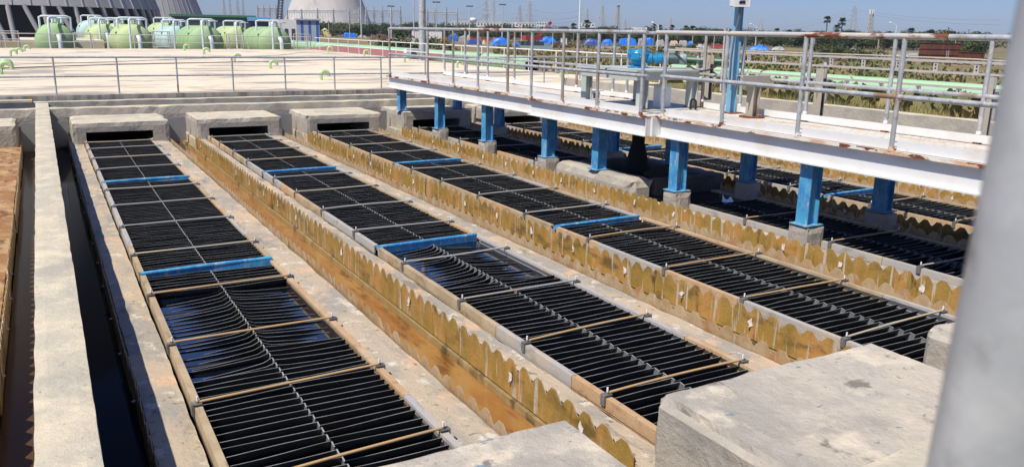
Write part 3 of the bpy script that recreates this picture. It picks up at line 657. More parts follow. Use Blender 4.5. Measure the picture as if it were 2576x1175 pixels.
q=MB(); q.add([T@Vector(v) for v in [(-.038,-.056,.035),(.038,-.056,.035),(.038,-.058,.065),(-.038,-.058,.065)]],[(0,1,2,3)],M['dark']); q.add([T@Vector(v) for v in [(-.034,-.0600,.075),(.034,-.0600,.075),(.034,-.0612,.095),(-.034,-.0612,.095)]],[(0,1,2,3)],M['shed_grey']); q.add([T@(Vector((.024*math.cos(t*.5236),-.0735+.0,.27+.035*math.sin(t*.5236)))) for t in range(12)],[tuple(range(12))],M['shed_grey']); q.build('display',cb)
q=MB(); a=T@Vector((0,0,0)); q.cyl(a,a+Vector((0,0,-.05)),.018,M['conduit'],n=10); q.tube([a+Vector((0,0,-.04)),a+Vector((-.005,0,-.12)),a+Vector((-.03,0,-.22)),a+Vector((-.055,0,-.33)),a+Vector((-.05,.03,-.6)),a+Vector((.0,.08,-.9))],.011,M['conduit'],n=8); q.build('cable',cb)
mb=MB()
for zz in (2.36,): mb.box(x-.07,x+.09,y-.07,y-.052,zz,zz+.05,M['table']); mb.tube([(x-.07,y-.06,2.35),(x+.13,y-.05,2.345)],.008,M['conduit'],n=6)
mb.build('mounting_bracket',cp)
mb=MB(); tx,ty=7.40,7.80
for s in (-.03,.026): mb.box(tx+s,tx+s+.004,ty-.012,ty+.012,1.32,2.08,M['tray'])
for i in range(26): z=1.32+i*.03; mb.box(tx-.026,tx+.026,ty-.002,ty+.002,z,z+.018,M['tray'])
tag(mb.build('cable_tray',origin=(tx,ty,1.32)),'upright perforated grey cable tray just left of the faded blue post','cable tray')
# other posts along the far railing
def ipost(px,py,pz,h,w_,m,label,cap=None,plate=False,yaw=0):
    p=on_z(px,py,pz); T=Matrix.Translation((p.x,p.y,0))@Matrix.Rotation(yaw,4,'Z'); mb=MB(); t=.01
    mb.box(-w_,-w_+t,-w_,w_,pz,pz+h,m,T); mb.box(w_-t,w_,-w_,w_,pz,pz+h,m,T); mb.box(-w_+t,w_-t,-.004,.004,pz,pz+h,m,T)
    o=tag(mb.build('steel_post',origin=(p.x,p.y,pz)),label,'post')
    if cap:
        q=MB(); q.box(-.25,.19,-.06,-.052,pz+h-.02,pz+h+.09,m,T); q.box(-.25,.19,-.052,.06,pz+h+.082,pz+h+.09,m,T); q.box(.186,.19,-.05,.06,pz+h-.02,pz+h+.08,m,T); q.build('channel_head',o)
    if plate:
        q=MB(); q.cyl((p.x,p.y,pz-.004),(p.x,p.y,pz+.014),.15,M['rust_s'],n=20); q.build('base_plate',o)
    return o
ipost(1891,295,1.052,.40,.055,M['i_post'],'short rusty beige steel stand with a channel head on the bridge deck',cap=True,plate=True)
pp=[(1777,252,1.10,.62,M['i_post'],'blue grey and brown steel post behind the far railing right of the motor'),(2055,300,1.0,.62,M['i_post'],'rust streaked steel post leaning beside the far railing near the right'),(2470,345,1.0,.62,M['i_post'],'rust streaked steel post behind the railing next to the blurred grey post')]
for (a,b_,z,h,m,l) in pp: ipost(a,b_,z,h,.05,m,l,yaw=.3)
p=on_z(1495,233,1.16)
mb=MB(); T=Matrix.Translation((p.x,p.y,1.05)); mb.box(-.13,.13,-.06,.06,.13,.145,M['wpaint'],T); mb.box(-.07,.07,-.05,.05,.02,.12,M['wpaint'],T); mb.box(-.05,.05,-.052,-.0505,.03,.10,M['rust_s'],T)
tag(mb.build('switch_box',origin=(p.x,p.y,1.05)),'small white box with a rusty opening by the far kick plate','box')

# ------------------------------------------------------------------ foreground railing post (out of focus)
r0=ray(2676,587); hd=math.hypot(r0.x,r0.y); pc=Vector((r0.x,r0.y,0))*(0.46/hd)
mb=MB(); lean=CR@Vector((.004,0,0))
mb.cyl((pc.x-.066*rx.x,pc.y-.066*rx.y,.46),(pc.x+.020*rx.x,pc.y+.020*rx.y,2.6),.031,M['galv'],n=28)
tag(mb.build('railing_post',origin=(pc.x,pc.y,.46)),'out of focus grey galvanised post filling the right picture edge','post')

# ------------------------------------------------------------------ reservoir roof with vents and handrails
ro=MB(); rough_block(ro,-60,15.9,19.0,55,-2.8,.60,M['slab_edge'],1.0,.006,.01,M['slab'])
rr=tag(ro.build('reservoir_roof',origin=(-10,37,-2.8)),'wide flat beige concrete reservoir roof with a stained edge beyond the tank','roof')
def handrail(pts,label,h=.74,r=.018,rm=M['galv'],sp=1.148,mid=.36,posts=None):
    a,b_=Vector(pts[0]),Vector(pts[1]); L=(b_-a).length; d=(b_-a)/L
    root=empty('handrail',a,label,'handrail')
    mb=MB(); mb.tube([a+Vector((0,0,h)),b_+Vector((0,0,h))],r*1.1,rm,n=8); mb.build('top_rail',root)
    mb=MB(); mb.tube([a+Vector((0,0,mid)),b_+Vector((0,0,mid))],r,rm,n=8); mb.build('mid_rail',root)
    n=int(L/sp); 
    for i in range(n+1):
        if i>95: break
        p=a+d*(i*sp); q=MB(); q.cyl(p,p+Vector((0,0,h)),r,rm,n=8); q.build('rail_post',root)
    return root
handrail([(.22-2*1.148,19.07,.60),(15.8,19.07,.60)],'grey two bar handrail along the near edge of the reservoir roof')
handrail([(15.82,19.3,.60),(15.82,54.6,.60)],'white two bar handrail along the right edge of the reservoir roof',h=.76,r=.02,rm=M['wpaint'],sp=1.9)
handrail([(-6,54.85,.60),(15.6,54.85,.60)],'pale two bar handrail along the far edge of the reservoir roof before the green vessels',h=.80,r=.022,rm=M['tray'],sp=2.2)
# far platform rails seen left
def goose(x,y,yaw,s,label):
    root=MB(); r=.047*s; R2=.105*s; P=[(0,0,.6),(0,0,.6+.13*s)]
    for i in range(13):
        t=math.pi*i/12; P.append((R2-R2*math.cos(t),0,.6+.13*s+R2*math.sin(t)))
    P.append((2*R2,0,.6+.10*s))
    Rz=Matrix.Rotation(yaw,3,'Z'); P=[Rz@Vector((p[0],p[1],0))+Vector((x,y,p[2])) for p in P]
    root.tube(P,r,M['goose'],n=14)
    return tag(root.build('gooseneck_vent',origin=(x,y,.6)),label,'vent pipe','gooseneck vents on the reservoir roof')
gl=[(808,202),(680,173),(590,155),(513,138),(464,128)]
nmv=['largest of the middle line of pale green gooseneck vents, by the front handrail','second vent of the middle line of pale green goosenecks','third vent of the middle line of pale green goosenecks, behind the handrail','fourth vent of the middle line of green goosenecks, below a green vessel','smallest vent of the middle line of pale green goosenecks, at the far edge']
for (p_,l) in zip(gl,nmv):
    p=on_z(*p_,.6); goose(p.x,p.y,-.1,1.0+.012*(p.y-22),l)
gl=[(1411,197),(1150,172),(1018,158),(916,142),(825,133)]
nmv=['nearest vent of the right line of green goosenecks, seen behind the bridge rails','second vent of the right line of green goosenecks, left of the drive','third vent of the right line of green goosenecks by the light pole','fourth vent of the right line of green goosenecks near the right handrail','farthest vent of the right line of green goosenecks by the red roof']
for (p_,l) in zip(gl,nmv):
    p=on_z(*p_,.6); goose(p.x,p.y,-.1,1.0+.012*(p.y-22),l)
nmv=['nearest green gooseneck vent cut by the left picture edge','second green gooseneck vent at the left picture edge','third green gooseneck vent from the left edge','fourth green gooseneck vent of the left line','fifth and smallest green gooseneck vent of the left line']
for (p_,l) in zip([(2,188),(6,176),(27,142),(42,138),(62,130)],nmv):
    p=on_z(*p_,.6); goose(p.x,p.y,-.1,(1.35,1.2,1.1,1.1,1.15)[nmv.index(l)],l)
# hoses on the roof
for i,(pp_,l) in enumerate((([(8,172),(130,168),(290,163),(440,160),(590,157),(800,152),(960,152)],'long dark hose lying across the reservoir roof'),([(8,163),(110,161),(290,156),(420,151),(560,146),(700,140),(760,133),(850,131)],'thin wavy cable lying behind the long hose on the roof'))):
    mb=MB(); P=[on_z(a,b_,.615) for a,b_ in pp_]; mb.tube(P,.016 if i==0 else .010,M['conduit'],n=6)
    tag(mb.build('roof_hose',origin=P[0]),l,'hose')

# ------------------------------------------------------------------ green pressure vessels
def vessel(label, m):
    root=empty('pressure_vessel',(0,0,-1.2),label,'pressure vessel','green pressure vessels beyond the roof')
    R0=1.36; zc=1.0
    mb=MB(); prof=[(0,-.75)]+[(R0*math.sin(t*math.pi/20),-.75*math.cos(t*math.pi/20)) for t in range(1,11)]+[(R0,6.5)]+[(R0*math.cos(t*math.pi/16),6.5+.75*math.sin(t*math.pi/16)) for t in range(1,9)]
    mb.lathe(prof,(0,0,zc),m,'y',36); mb.box(-.9,.9,.4,.7,-1.2,-.1,M['conc_grey']); mb.box(-.9,.9,5.4,5.7,-1.2,-.1,M['conc_grey']); mb.build('shell',root)
    mb=MB()
    for yy in (.0,2.2,4.4,6.5): mb.cyl((0,yy-.03,zc),(0,yy+.03,zc),R0*1.008,m,n=36,caps=False)
    for tt in (.5,2.64): mb.box(R0*math.cos(tt)-.06,R0*math.cos(tt)+.06,.25,.33,zc+R0*math.sin(tt)-.05,zc+R0*math.sin(tt)+.14,M['pipe_dg'])
    mb.build('weld_band',root)
    mb=MB(); mb.tube([(-.36,-1.05,-1.1),(-.36,-1.05,2.55),(-.34,-1.0,2.68),(-.22,-.8,2.74),(.3,.1,2.74),(.5,.4,2.74)],.085,M['pwhite'],n=10); mb.tube([(.3,.1,2.74),(.3,.4,2.7),(.3,.5,2.2)],.085,M['pwhite'],n=10); mb.build('vent_pipe',root)
    mb=MB(); mb.cyl((.18,-.55,1.42),(.18,-.92,1.45),.15,M['pwhite'],n=14); mb.cyl((.18,-.86,1.45),(.18,-.93,1.45),.21,M['pwhite'],n=14); mb.tube([(.18,-.93,1.45),(.2,-1.12,1.42),(.24,-1.24,1.28),(.26,-1.28,1.0),(.3,-1.28,-1.1)],.155,M['pwhite'],n=14); mb.build('outlet_pipe',root)
    for dx,dy in ((-.05,.9),(.15,1.5),(.55,1.2)):
        mb=MB(); mb.cyl((dx,dy,2.25),(dx,dy,2.75),.12,M['pwhite'],n=12); mb.cyl((dx,dy,2.34),(dx,dy,2.40),.19,m,n=12); mb.build('nozzle',root)
    mb=MB(); mb.tube([(-.9,2.2,2.0),(-.9,2.2,2.78),(-.7,2.2,2.85),(.9,2.2,2.85),(1.15,2.2,2.78),(1.15,2.2,.6)],.075,M['pwhite'],n=10); mb.build('header_pipe',root)
    mb=MB(); mb.lathe([(0,0),(.5,0),(.52,.05),(.5,.09),(0,.1)],(.55,.2,2.66),M['pwhite'],'z',16); mb.build('hand_wheel',root)
    return root
vs_=[(140,58,'tank_g','large green pressure vessel farthest left, in front of the cooling tower columns'),(338,58,'tank_y','yellow green pressure vessel in the middle of the front line'),(517,58,'tank_g','light green pressure vessel right of the pale teal one'),(690,58,'tank_g','light green pressure vessel at the right end of the front line')]
vsb=[(262,70,'tank_y','yellow green vessel behind, left of the middle front vessel'),(300,74,'tank_y','pale yellow green vessel half hidden behind the middle front vessel'),(446,66,'tank_t','pale teal pressure vessel between two green ones'),(420,80,'tank_y','small yellow green vessel just behind the pale teal one'),(600,70,'tank_y','yellow green vessel behind, between the two right hand green ones'),(235,84,'tank_t','far green teal vessel peeping out behind the yellow green ones')]
v0=None
for (px,Y,mm,l) in vs_+vsb:
    d=ray(px,100); t=Y/d.y; X=d.x*t
    v=vessel(l,M[mm]) if mm not in globals().get('VC',{}) else None
    if v is None:
        v=copy_tree(VC[mm],(X,Y,-.95)); v['label']=l
    else:
        globals().setdefault('VC',{})[mm]=v; v.location=(X,Y,-.95); v.scale=(.83,.83,.83)
    dz={66:-.05,70:.0,74:.05,80:.2,84:.3}.get(Y,0); v.location.z+=dz
def stand(px,Y,h,label):
    d=ray(px,100); X=d.x*Y/d.y; mb=MB(); w_=.45
    for sx in (-w_,w_):
        for sy in (-.4,.4): mb.bar((X+sx,Y+sy,-1),(X+sx,Y+sy,h),.06,M['tray'])
    for z in (h,h-.45,h-.95):
        for sy in (-.4,.4): mb.bar((X-w_,Y+sy,z),(X+w_,Y+sy,z),.05,M['tray'])
        for sx in (-w_,w_): mb.bar((X+sx,Y-.4,z),(X+sx,Y+.4,z),.05,M['tray'])
    for i in range(6): mb.bar((X-w_,Y-.42,-.5+i*.22),(X+.2-w_,Y-.42,-.5+i*.22),.04,M['tray'])
    mb.box(X-w_,X+w_,Y-.4,Y+.4,h-1.0,h-.97,M['tray']); mb.box(X-.2,X+.3,Y-.3,Y+.3,h-1.75,h-1.0,M['wpaint'])
    tag(mb.build('access_stand',origin=(X,Y,-1)),label,'access platform','access stands between the vessels')
for a in ((322*.644,56.6,1.45,'white framed access stand right of the leftmost green vessel'),(630*.644,56.6,1.6,'white framed access stand left of the pale teal vessel'),(918*.644,56.6,1.5,'white framed access stand before the rightmost yellow green vessel'),(1180*.644,56.6,1.55,'white framed access stand right of the last green vessel'),(25,56.6,1.5,'grey cluttered access stand at the left picture edge')): stand(*a)

# building bits behind the slab
def bldg(px0,px1,ytop,dist,depth,zb,wallm,label,name='shed',cat='shed',roof=None,rooft=.25,stripes=0,win=0,rows=1,yaw=None):
    a=at(px0,ytop,dist); b_=at(px1,ytop,dist); ctr=(a+b_)/2; w_=(b_-a).xy.length; h=ctr.z-zb
    dirx=(b_-a); dirx.z=0; dirx.normalize(); yw=math.atan2(dirx.y,dirx.x) if yaw is None else yaw
    T=Matrix.Translation((ctr.x,ctr.y,zb))@Matrix.Rotation(yw,4,'Z')
    root=empty(name,(ctr.x,ctr.y,zb),label,cat); 
    mb=MB(); mb.box(-w_/2,w_/2,0,depth,0,h,wallm,T)
    mb.build('wall',root)
    if roof: q=MB(); q.box(-w_/2-.3,w_/2+.3,-.3,depth+.3,h,h+rooft,roof,T); q.build('roof',root)
    if stripes:
        for i in range(stripes): q=MB(); xx=-w_/2+(i+.55)*w_/stripes; q.box(xx,xx+w_/stripes*.35,-.02,-.002,.1,h*.98,M['shed_blue'],T); q.build('panel',root)
    if win:
        for j in range(rows):
            for i in range(win): q=MB(); xx=-w_/2+(i+.25)*w_/win; q.box(xx,xx+w_/win*.5,-.06,-.004,h*(j+.3)/rows,h*(j+.75)/rows,M['bpane'],T); q.build('window',root)
    return root
bldg(745,803,52,150,9,GZ,M['shed_grey'],'grey shed with two blue wall stripes right of the last green vessel',roof=M['shed_grey'],stripes=3)
bldg(676,745,50,140,8,GZ,M['bwhite'],'low white building behind the rightmost green vessel',win=4)
bldg(628,676,54,120,6,GZ,M['bpane'],'open shed with a sky blue sheet roof left of the last vessel',roof=M['roof_sky'],rooft=.5)
bldg(430,640,44,170,3,GZ,M['bpane'],'dark pipe rack building behind the vessels under a long green pipe',roof=M['pipe_dg'],rooft=.4)
# second reservoir block at left
mb=MB(); a=on_z(66,130,.6); rough_block(mb,a.x-.6,a.x+4.4,62,72,-3,.95,M['slab'],1,.01,.02)
tag(mb.build('concrete_block',origin=(a.x+2,67,-3)),'pinkish concrete block between the left edge and the first green vessel','concrete block')
# red roof and small stuff by the slab's right far corner
mb=MB(); P=[on_z(x,y,.55) for x,y in ((766,110),(960,127),(985,136),(772,118))]
P=[Vector((16.4,62,.40)),Vector((16.4,41,.40)),Vector((19.3,41,.72)),Vector((19.3,62,.72))]
mb.add(P+[p-Vector((0,0,.15)) for p in P],[(0,1,2,3),(7,6,5,4),(0,4,5,1),(1,5,6,2),(2,6,7,3),(3,7,4,0)],M['roof_red']); mb.box(16.6,19.2,41.3,61.7,-2.5,.22,M['bwhite'])
tag(mb.build('shed',origin=(17.8,51,-2.5)),'low shed with a faded red sheet roof beside the far roof corner','shed')
p=on_z(828,124,.6)
mb=MB(); mb.box(-.42,.42,-.2,.2,0,.62,M['wpaint'],Matrix.Translation((16.6,39.9,.42))); o=tag(mb.build('air_conditioner',origin=(16.6,39.9,.42)),'white outdoor air conditioner unit just beyond the right edge of the roof','air conditioner')
q=MB(); q.lathe([(0,-.01),(.15,-.012),(.19,-.02),(.20,0)],(16.55,39.69,.73),M['conduit'],'y',20); q.build('fan_grille',o)

# ------------------------------------------------------------------ green pipelines
def pipeline(x,z,r,y0,y1,m,label,open_near=False):
    root=empty('pipeline',(x,y0,z),label,'pipeline'); mb=MB()
    mb.cyl((x,y1,z),(x,y0,z),r,m,n=28,caps=not open_near)
    if open_near: mb.cyl((x,y0+3,z),(x,y0,z),r*.94,M['rust'],n=28,caps=False); mb.lathe([(r*.93,0),(r,0)],(x,y0-.002,z),m,'y',28)
    mb.build('pipe_shell',root)
    k=0; y=y0+2.0
    while y<y1 and k<14:
        q=MB(); q.cyl((x,y,z),(x,y+.09,z),r*1.015,M['rust'] if k%3==0 else m,n=28); q.build('weld_band',root)
        q=MB(); q.box(x-r*.7,x+r*.7,y-.12,y+.2,min(terr(x,y),z-r)-.2,z-r*.75,M['conc_grey']); q.build('saddle',root); y+=5.5; k+=1
    return root
pipeline(20.5,.42,.43,34.5,90,M['pipe_g'],'large pale green pipeline with an open rusty end beyond the roof',True)
pipeline(24.5,.33,.38,5,29,M['pipe_g'],'pale green pipeline running behind the cable trays at the right')
pipeline(22.6,.15,.26,22,33,M['pipe_g'],'thinner pale green pipe branch beside the open pipe end')
mb=MB(); mb.tube([(20.6,27.0,-.1),(21.5,27.0,.95),(22.4,27,1.05),(26,27.0,.85),(27,27,.3)],.17,M['pipe_dg'],n=12); mb.cyl((22.6,26.8,.9),(22.6,26.8,1.35),.2,M['conduit'],n=12); mb.lathe([(0,0),(.35,0),(.35,.05),(0,.05)],(22.6,26.8,1.5),M['conduit'],'z',16)
tag(mb.build('valve_pipe',origin=(22,27,-.1)),'dark green branch pipe with a black valve behind the drive','pipe')
# cable trays at right
def ladder(x,z0,z1,y0,y1,label):
    root=empty('cable_tray',(x,(y0+y1)/2,z0),label,'cable tray'); mb=MB()
    mb.box(x-.012,x+.06,y0,y1,z1-.05,z1,M['tray']); mb.box(x-.012,x+.06,y0,y1,z0,z0+.045,M['tray']); mb.build('side_rail',root)
    y=y0+.4
    while y<y1:
        q=MB(); q.box(x,x+.02,y-.055,y+.055,z0+.046,z1-.051,M['tray']); 
        q.box(x-.0025,x-.0008,y-.02,y+.012,z0+.08,z0+.12,M['dark']); q.box(x-.0025,x-.0008,y-.02,y+.012,z1-.13,z1-.085,M['dark']); q.build('rung',root); y+=.92
    for yy in (y0+1.5,(y0+y1)/2,y1-1.5):
        q=MB(); q.box(x+.065,x+.12,yy-.04,yy+.04,terr(x,yy)-.1,z1-.06,M['tray']); q.build('support_post',root)
    return root
ladder(16.9,1.28,1.56,8.2,20.5,'upper galvanised ladder tray with slotted rungs beyond the bridge at the right')
ladder(16.4,.86,1.06,8.2,19.5,'lower galvanised ladder tray in front of the pale green pipeline')
mb=MB(); mb.tube([(16.95,20,1.58),(16.95,16,1.585),(16.9,13,1.60),(16.95,10.5,1.60),(16.92,9.4,1.57),(17,8.2,1.565)],.018,M['rod'],n=6)
tag(mb.build('tray_cable',origin=(16.95,14,1.57)),'pale cable lying loosely along the upper cable tray','cable')

# ------------------------------------------------------------------ dry grass by the boundary wall
rnd=random.Random(5); gm=MB()
for mi,cnt in ((0,24000),(1,13000),(2,17000)):
    vs=[];fs=[]
    for i in range(cnt):
        y=rnd.uniform(4,19); x=12.75+abs(rnd.gauss(0,1.6)) if mi<2 else 13.6+abs(rnd.gauss(0,2.6))
        if mi==2 and noise.noise(Vector((x*.5,y*.5,0)))<.05: continue
        if mi==0 and noise.noise(Vector((x*.6,y*.6,4)))<-.25: continue
        h=rnd.uniform(.22,.58)*(1.1 if mi==0 else 1.0); a=rnd.uniform(0,6.28); w_=.011; z=terr(x,y)-.02; ld=Vector((rnd.gauss(0,.13),rnd.gauss(0,.13),0))
        d=Vector((math.cos(a)*w_,math.sin(a)*w_,0)); p=Vector((x,y,z)); o=len(vs)
        vs+=[p-d,p+d,p+ld*.5+d*.8+Vector((0,0,h*.6)),p+ld*.5-d*.8+Vector((0,0,h*.6)),p+ld+Vector((0,0,h))]; fs+=[(o,o+1,o+2,o+3),(o+3,o+2,o+4)]
    gm.add(vs,fs,GR[mi])
o=gm.build('grass'); o['kind']='stuff'; o['label']='tall dry yellow grass and green weeds behind the boundary wall'

WD=[mat('dry_weed',(0.34,0.26,0.11),(),.8,trans=.2),mat('olive_weed',(0.21,0.19,0.065),(),.8,trans=.2),mat('green_weed',(0.14,0.165,0.05),(),.8,trans=.2)]
# low weeds over the yard
wm_=MB(); L3={0:([],[]),1:([],[]),2:([],[])}; rw=random.Random(9)
for i in range(9000):
    x=17+rw.random()**1.5*170; y=rw.uniform(-8,1)*0+rw.uniform(.06,1.25)*x*1.5; 
    if y<20 and x<18: continue
    if y<57 and x<20.5 and y>19: continue
    nv=noise.noise(Vector((x*.035,y*.035,2)))
    if nv<-.12+rw.uniform(-.2,.2): continue
    sz=rw.uniform(.25,.7)*(1+x/500); z=terr(x,y); k=0 if rw.random()<.22 else (1 if nv<.2 else 2); vs,fs=L3[k]
    for j in range(5):
        a=rw.uniform(0,6.28); d=Vector((math.cos(a),math.sin(a),0)); p=Vector((x,y,z-.05))+d*rw.uniform(0,sz*.6); n_=Vector((-d.y,d.x,0)); h=sz*rw.uniform(.5,1.0); o=len(vs)
        vs+=[p-n_*sz*.35,p+n_*sz*.35,p+n_*sz*.25+d*h*.5+Vector((0,0,h*.8)),p-n_*sz*.1+d*h*.6+Vector((0,0,h))]; fs.append((o,o+1,o+2,o+3))
for k in L3: wm_.add(L3[k][0],L3[k][1],WD[k])
o=wm_.build('weeds'); o['kind']='stuff'; o['label']='low green and dry weeds scattered over the yard ground'

# ------------------------------------------------------------------ cooling towers
def ctower(px,dist,Rb,H,zl,label,m,ncol,name='cooling_tower',rib=True,az0=0,colr=.45):
    c=at(px,hor(px),dist); c.z=GZ
    root=empty(name,c,label,'cooling tower','cooling towers')
    mb=MB(); n=120; rt=Rb*.48; zt=H*.82; prof=[]
    bb=(zt-zl)/math.sqrt((Rb/rt)**2-1)
    for i in range(33):
        z=zl+(H-zl)*i/32; prof.append((rt*math.sqrt(1+((z-zt)/bb)**2),z))
    mb.lathe(prof,(c.x,c.y,0),m,'z',n); mb.lathe([(prof[0][0]-1,zl+.02),(prof[0][0],zl)],(c.x,c.y,0),m,'z',n)
    mb.lathe([(r-.9,z) for r,z in prof[:3]],(c.x,c.y,0),M['dark'],'z',n)
    sh=mb.build('shell',root)
    if rib:
        q=MB()
        for k in range(n//2):
            t=2*math.pi*(k+.3)/(n//2); u=Vector((math.cos(t),math.sin(t),0)); s=Vector((-u.y,u.x,0))
            for i in range(8):
                (r1,z1),(r2,z2)=prof[i],prof[i+1]; q.add([c.xy.to_3d()+u*(r1+.25)+s*.16+Vector((0,0,z1)),c.xy.to_3d()+u*(r1+.25)-s*.16+Vector((0,0,z1)),c.xy.to_3d()+u*(r2+.25)-s*.16+Vector((0,0,z2)),c.xy.to_3d()+u*(r2+.25)+s*.16+Vector((0,0,z2)),c.xy.to_3d()+u*(r1-.1)-s*.16+Vector((0,0,z1)),c.xy.to_3d()+u*(r2-.1)-s*.16+Vector((0,0,z2)),c.xy.to_3d()+u*(r1-.1)+s*.16+Vector((0,0,z1)),c.xy.to_3d()+u*(r2-.1)+s*.16+Vector((0,0,z2))],[(0,1,2,3),(1,4,5,2),(6,0,3,7)],m)
        q.build('shell_ribs',sh)
    q=MB(); q.lathe([(Rb*.93,GZ-.5),(Rb*.93,zl+1.0)],(c.x,c.y,0),M['dark'],'z',64); q.build('fill_screen',root)
    vis=[]
    toc=math.atan2(-c.y,-c.x)
    for k in range(ncol):
        t=2*math.pi*k/ncol+az0; dt=(t-toc+math.pi)%(2*math.pi)-math.pi
        if abs(dt)>1.75: continue
        u0=Vector((math.cos(t),math.sin(t),0)); t2=t+2*math.pi/ncol*.42; u2=Vector((math.cos(t2),math.sin(t2),0)); t3=t-2*math.pi/ncol*.10; u3=Vector((math.cos(t3),math.sin(t3),0))
        q=MB(); cc=c.xy.to_3d()
        q.cyl(cc+u0*(Rb*1.035)+Vector((0,0,GZ-.6)),cc+u3*(prof[0][0]-.5)+Vector((0,0,zl+.05)),colr,m,n=12,caps=False)
        q.cyl(cc+u2*(Rb*1.035)+Vector((0,0,GZ-.6)),cc+u0*(prof[0][0]-.5)*1.0+(u2-u0)*.0+Vector((0,0,zl+.05)),colr,m,n=12,caps=False) if False else None
        q.build('column',root)
        q=MB(); ua=Vector((math.cos(t+2*math.pi/ncol*.36),math.sin(t+2*math.pi/ncol*.36),0)); ub=Vector((math.cos(t+2*math.pi/ncol*.80),math.sin(t+2*math.pi/ncol*.80),0))
        q.cyl(cc+ub*(Rb*1.035)+Vector((0,0,GZ-.6)),cc+ua*(prof[0][0]-.5)+Vector((0,0,zl+.05)),colr,m,n=12,caps=False); q.build('column',root)
    return root
ctower(29,287,40,105,6.2,'huge grey concrete cooling tower at the top left, dark behind its slanted columns',M['cool'],32,az0=.03,colr=.6)
ctower(360,637,40,110,6,'second grey cooling tower rising behind the nearest one',M['cool'],44,colr=.6)
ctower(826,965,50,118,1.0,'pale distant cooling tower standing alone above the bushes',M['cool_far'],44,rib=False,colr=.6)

# ------------------------------------------------------------------ lattice towers, gantries, masts, poles
def lattice_mast(mb,p,h,wb,wt_,n,bw,m):
    p=Vector(p)
    cor=lambda z,i:p+Vector(((1 if i in(1,2) else -1)*(wb+(wt_-wb)*z/h)/2,(1 if i in(2,3) else -1)*(wb+(wt_-wb)*z/h)/2,z))
    for i in range(4): mb.bar(cor(0,i),cor(h,i),bw,m)
    z=0; k=0
    hs=[h*(1-(1-j/n)**1.35) for j in range(n+1)]
    for a,b_ in zip(hs,hs[1:]):
        for i in range(4):
            j=(i+1)%4; mb.bar(cor(a,i),cor(b_,j),bw*.6,m); mb.bar(cor(a,j),cor(b_,i),bw*.6,m); mb.bar(cor(b_,i),cor(b_,j),bw*.6,m)
def pylon(px,ytop,dist,wpx,label,arms=3,m=None,armw=1.0):
    m=m or M['lattice']; base=at(px,hor(px),dist); base.z=GZ; h=at(px,ytop,dist).z-GZ; wb=wpx*dist/FPX; bw=max(.2,dist*.00042)
    root=empty('transmission_tower',base,label,'transmission tower','transmission towers on the skyline')
    mb=MB(); lattice_mast(mb,base,h*.62,wb,wb*.34,6,bw,m); lattice_mast(mb,base+Vector((0,0,h*.62)),h*.38,wb*.34,wb*.14,5,bw*.8,m); mb.build('lattice_body',root)
    for i in range(arms):
        z=h*(.62+.13*i); L=wb*(.62-.06*i)*armw; c=base+Vector((0,0,z)); dx=(CR@Vector((1,0,0))); dx.z=0; dx.normalize()
        for s in (-1,1):
            q=MB()
            q.bar(c+dx*s*L,c+dx*s*wb*.12,bw*.8,m); q.bar(c+dx*s*L,c+dx*s*wb*.12+Vector((0,0,h*.045)),bw*.8,m); q.bar(c+dx*s*L,c+dx*s*L-Vector((0,0,h*.05)),bw*.7,m)
            q.build('cross_arm',root)
    return root
pyl=[(1222,0,900,30,'left of the pair of tall close lattice towers left of the red crane',4),(1240,1,860,30,'right of the pair of tall close lattice towers left of the red crane',4),(1306,15,900,26,'shorter lattice tower left of the middle street lamp',3),(1331,4,950,28,'taller lattice tower just right of the shorter one by the middle lamp',4),(1475,22,1000,20,'left of two grey lattice towers behind a bushy palm',3),(1513,13,1000,24,'right of two grey lattice towers behind a bushy palm',3),(1571,50,1900,14,'faint distant lattice tower right of the tapered mast',3),(1685,45,1900,14,'faint distant lattice tower in the middle of the open sky',3),(2141,16,1300,30,'pale hazy lattice tower between the tall palms and the telecom mast',3),(1912,48,2000,16,'very faint lattice tower right of the control box',3),(600,-30,700,12,'tall narrow tower of the group between two cooling towers',0),(566,-32,720,11,'left narrow lattice tower of the group between two cooling towers',0),(581,-34,740,11,'second narrow lattice tower of the group between two cooling towers',0),(614,-6,700,11,'right narrow lattice tower of the group between two cooling towers',0)]
PB={}
for a in pyl: PB[a[0]]=pylon(a[0],a[1],a[2],a[3],a[4],a[5])
def gantry(xs_,ytops,ybeam,dist,label,bays=True):
    base=at(xs_[0],hor(xs_[0]),dist); base.z=GZ
    root=empty('substation_gantry',base,label,'gantry','substation gantries'); prev=None
    for x,yt in zip(xs_,ytops):
        p=at(x,hor(x),dist); p.z=GZ; h=at(x,yt,dist).z-GZ; q=MB(); lattice_mast(q,p,h,2.0,.3,8,.30,M['lattice']); q.build('mast',root)
        z=at(x,ybeam,dist).z
        if prev is not None:
            q=MB(); a=Vector((prev[0].x,prev[0].y,prev[1])); b_=Vector((p.x,p.y,z)); n_=10
            for o_ in (0,1.2): q.bar(a+Vector((0,0,o_)),b_+Vector((0,0,o_)),.34,M['lattice'])
            for i in range(n_): 
                u=a.lerp(b_,i/n_); v=a.lerp(b_,(i+1)/n_); q.bar(u,v+Vector((0,0,1.2)),.22,M['lattice']); q.bar(u+Vector((0,0,1.2)),v,.22,M['lattice'])
            for i in range(1,6):
                u=a.lerp(b_,i/6); q.bar(u,u-Vector((0,0,2.8)),.22,M['lattice'])
            q.build('beam',root)
        prev=(p,z)
gantry([650,665,680,696,712],[14,12,13,12,14],27,560,'lattice switchyard gantry left of the pale cooling tower')
gantry([724,760,800,840,880,905],[24,24,22,24,22,20],33,520,'lattice switchyard gantry crossing in front of the pale cooling tower')
gantry([922,941,962,984,1008],[18,17,16,14,16],33,520,'lattice switchyard gantry right of the pale cooling tower')
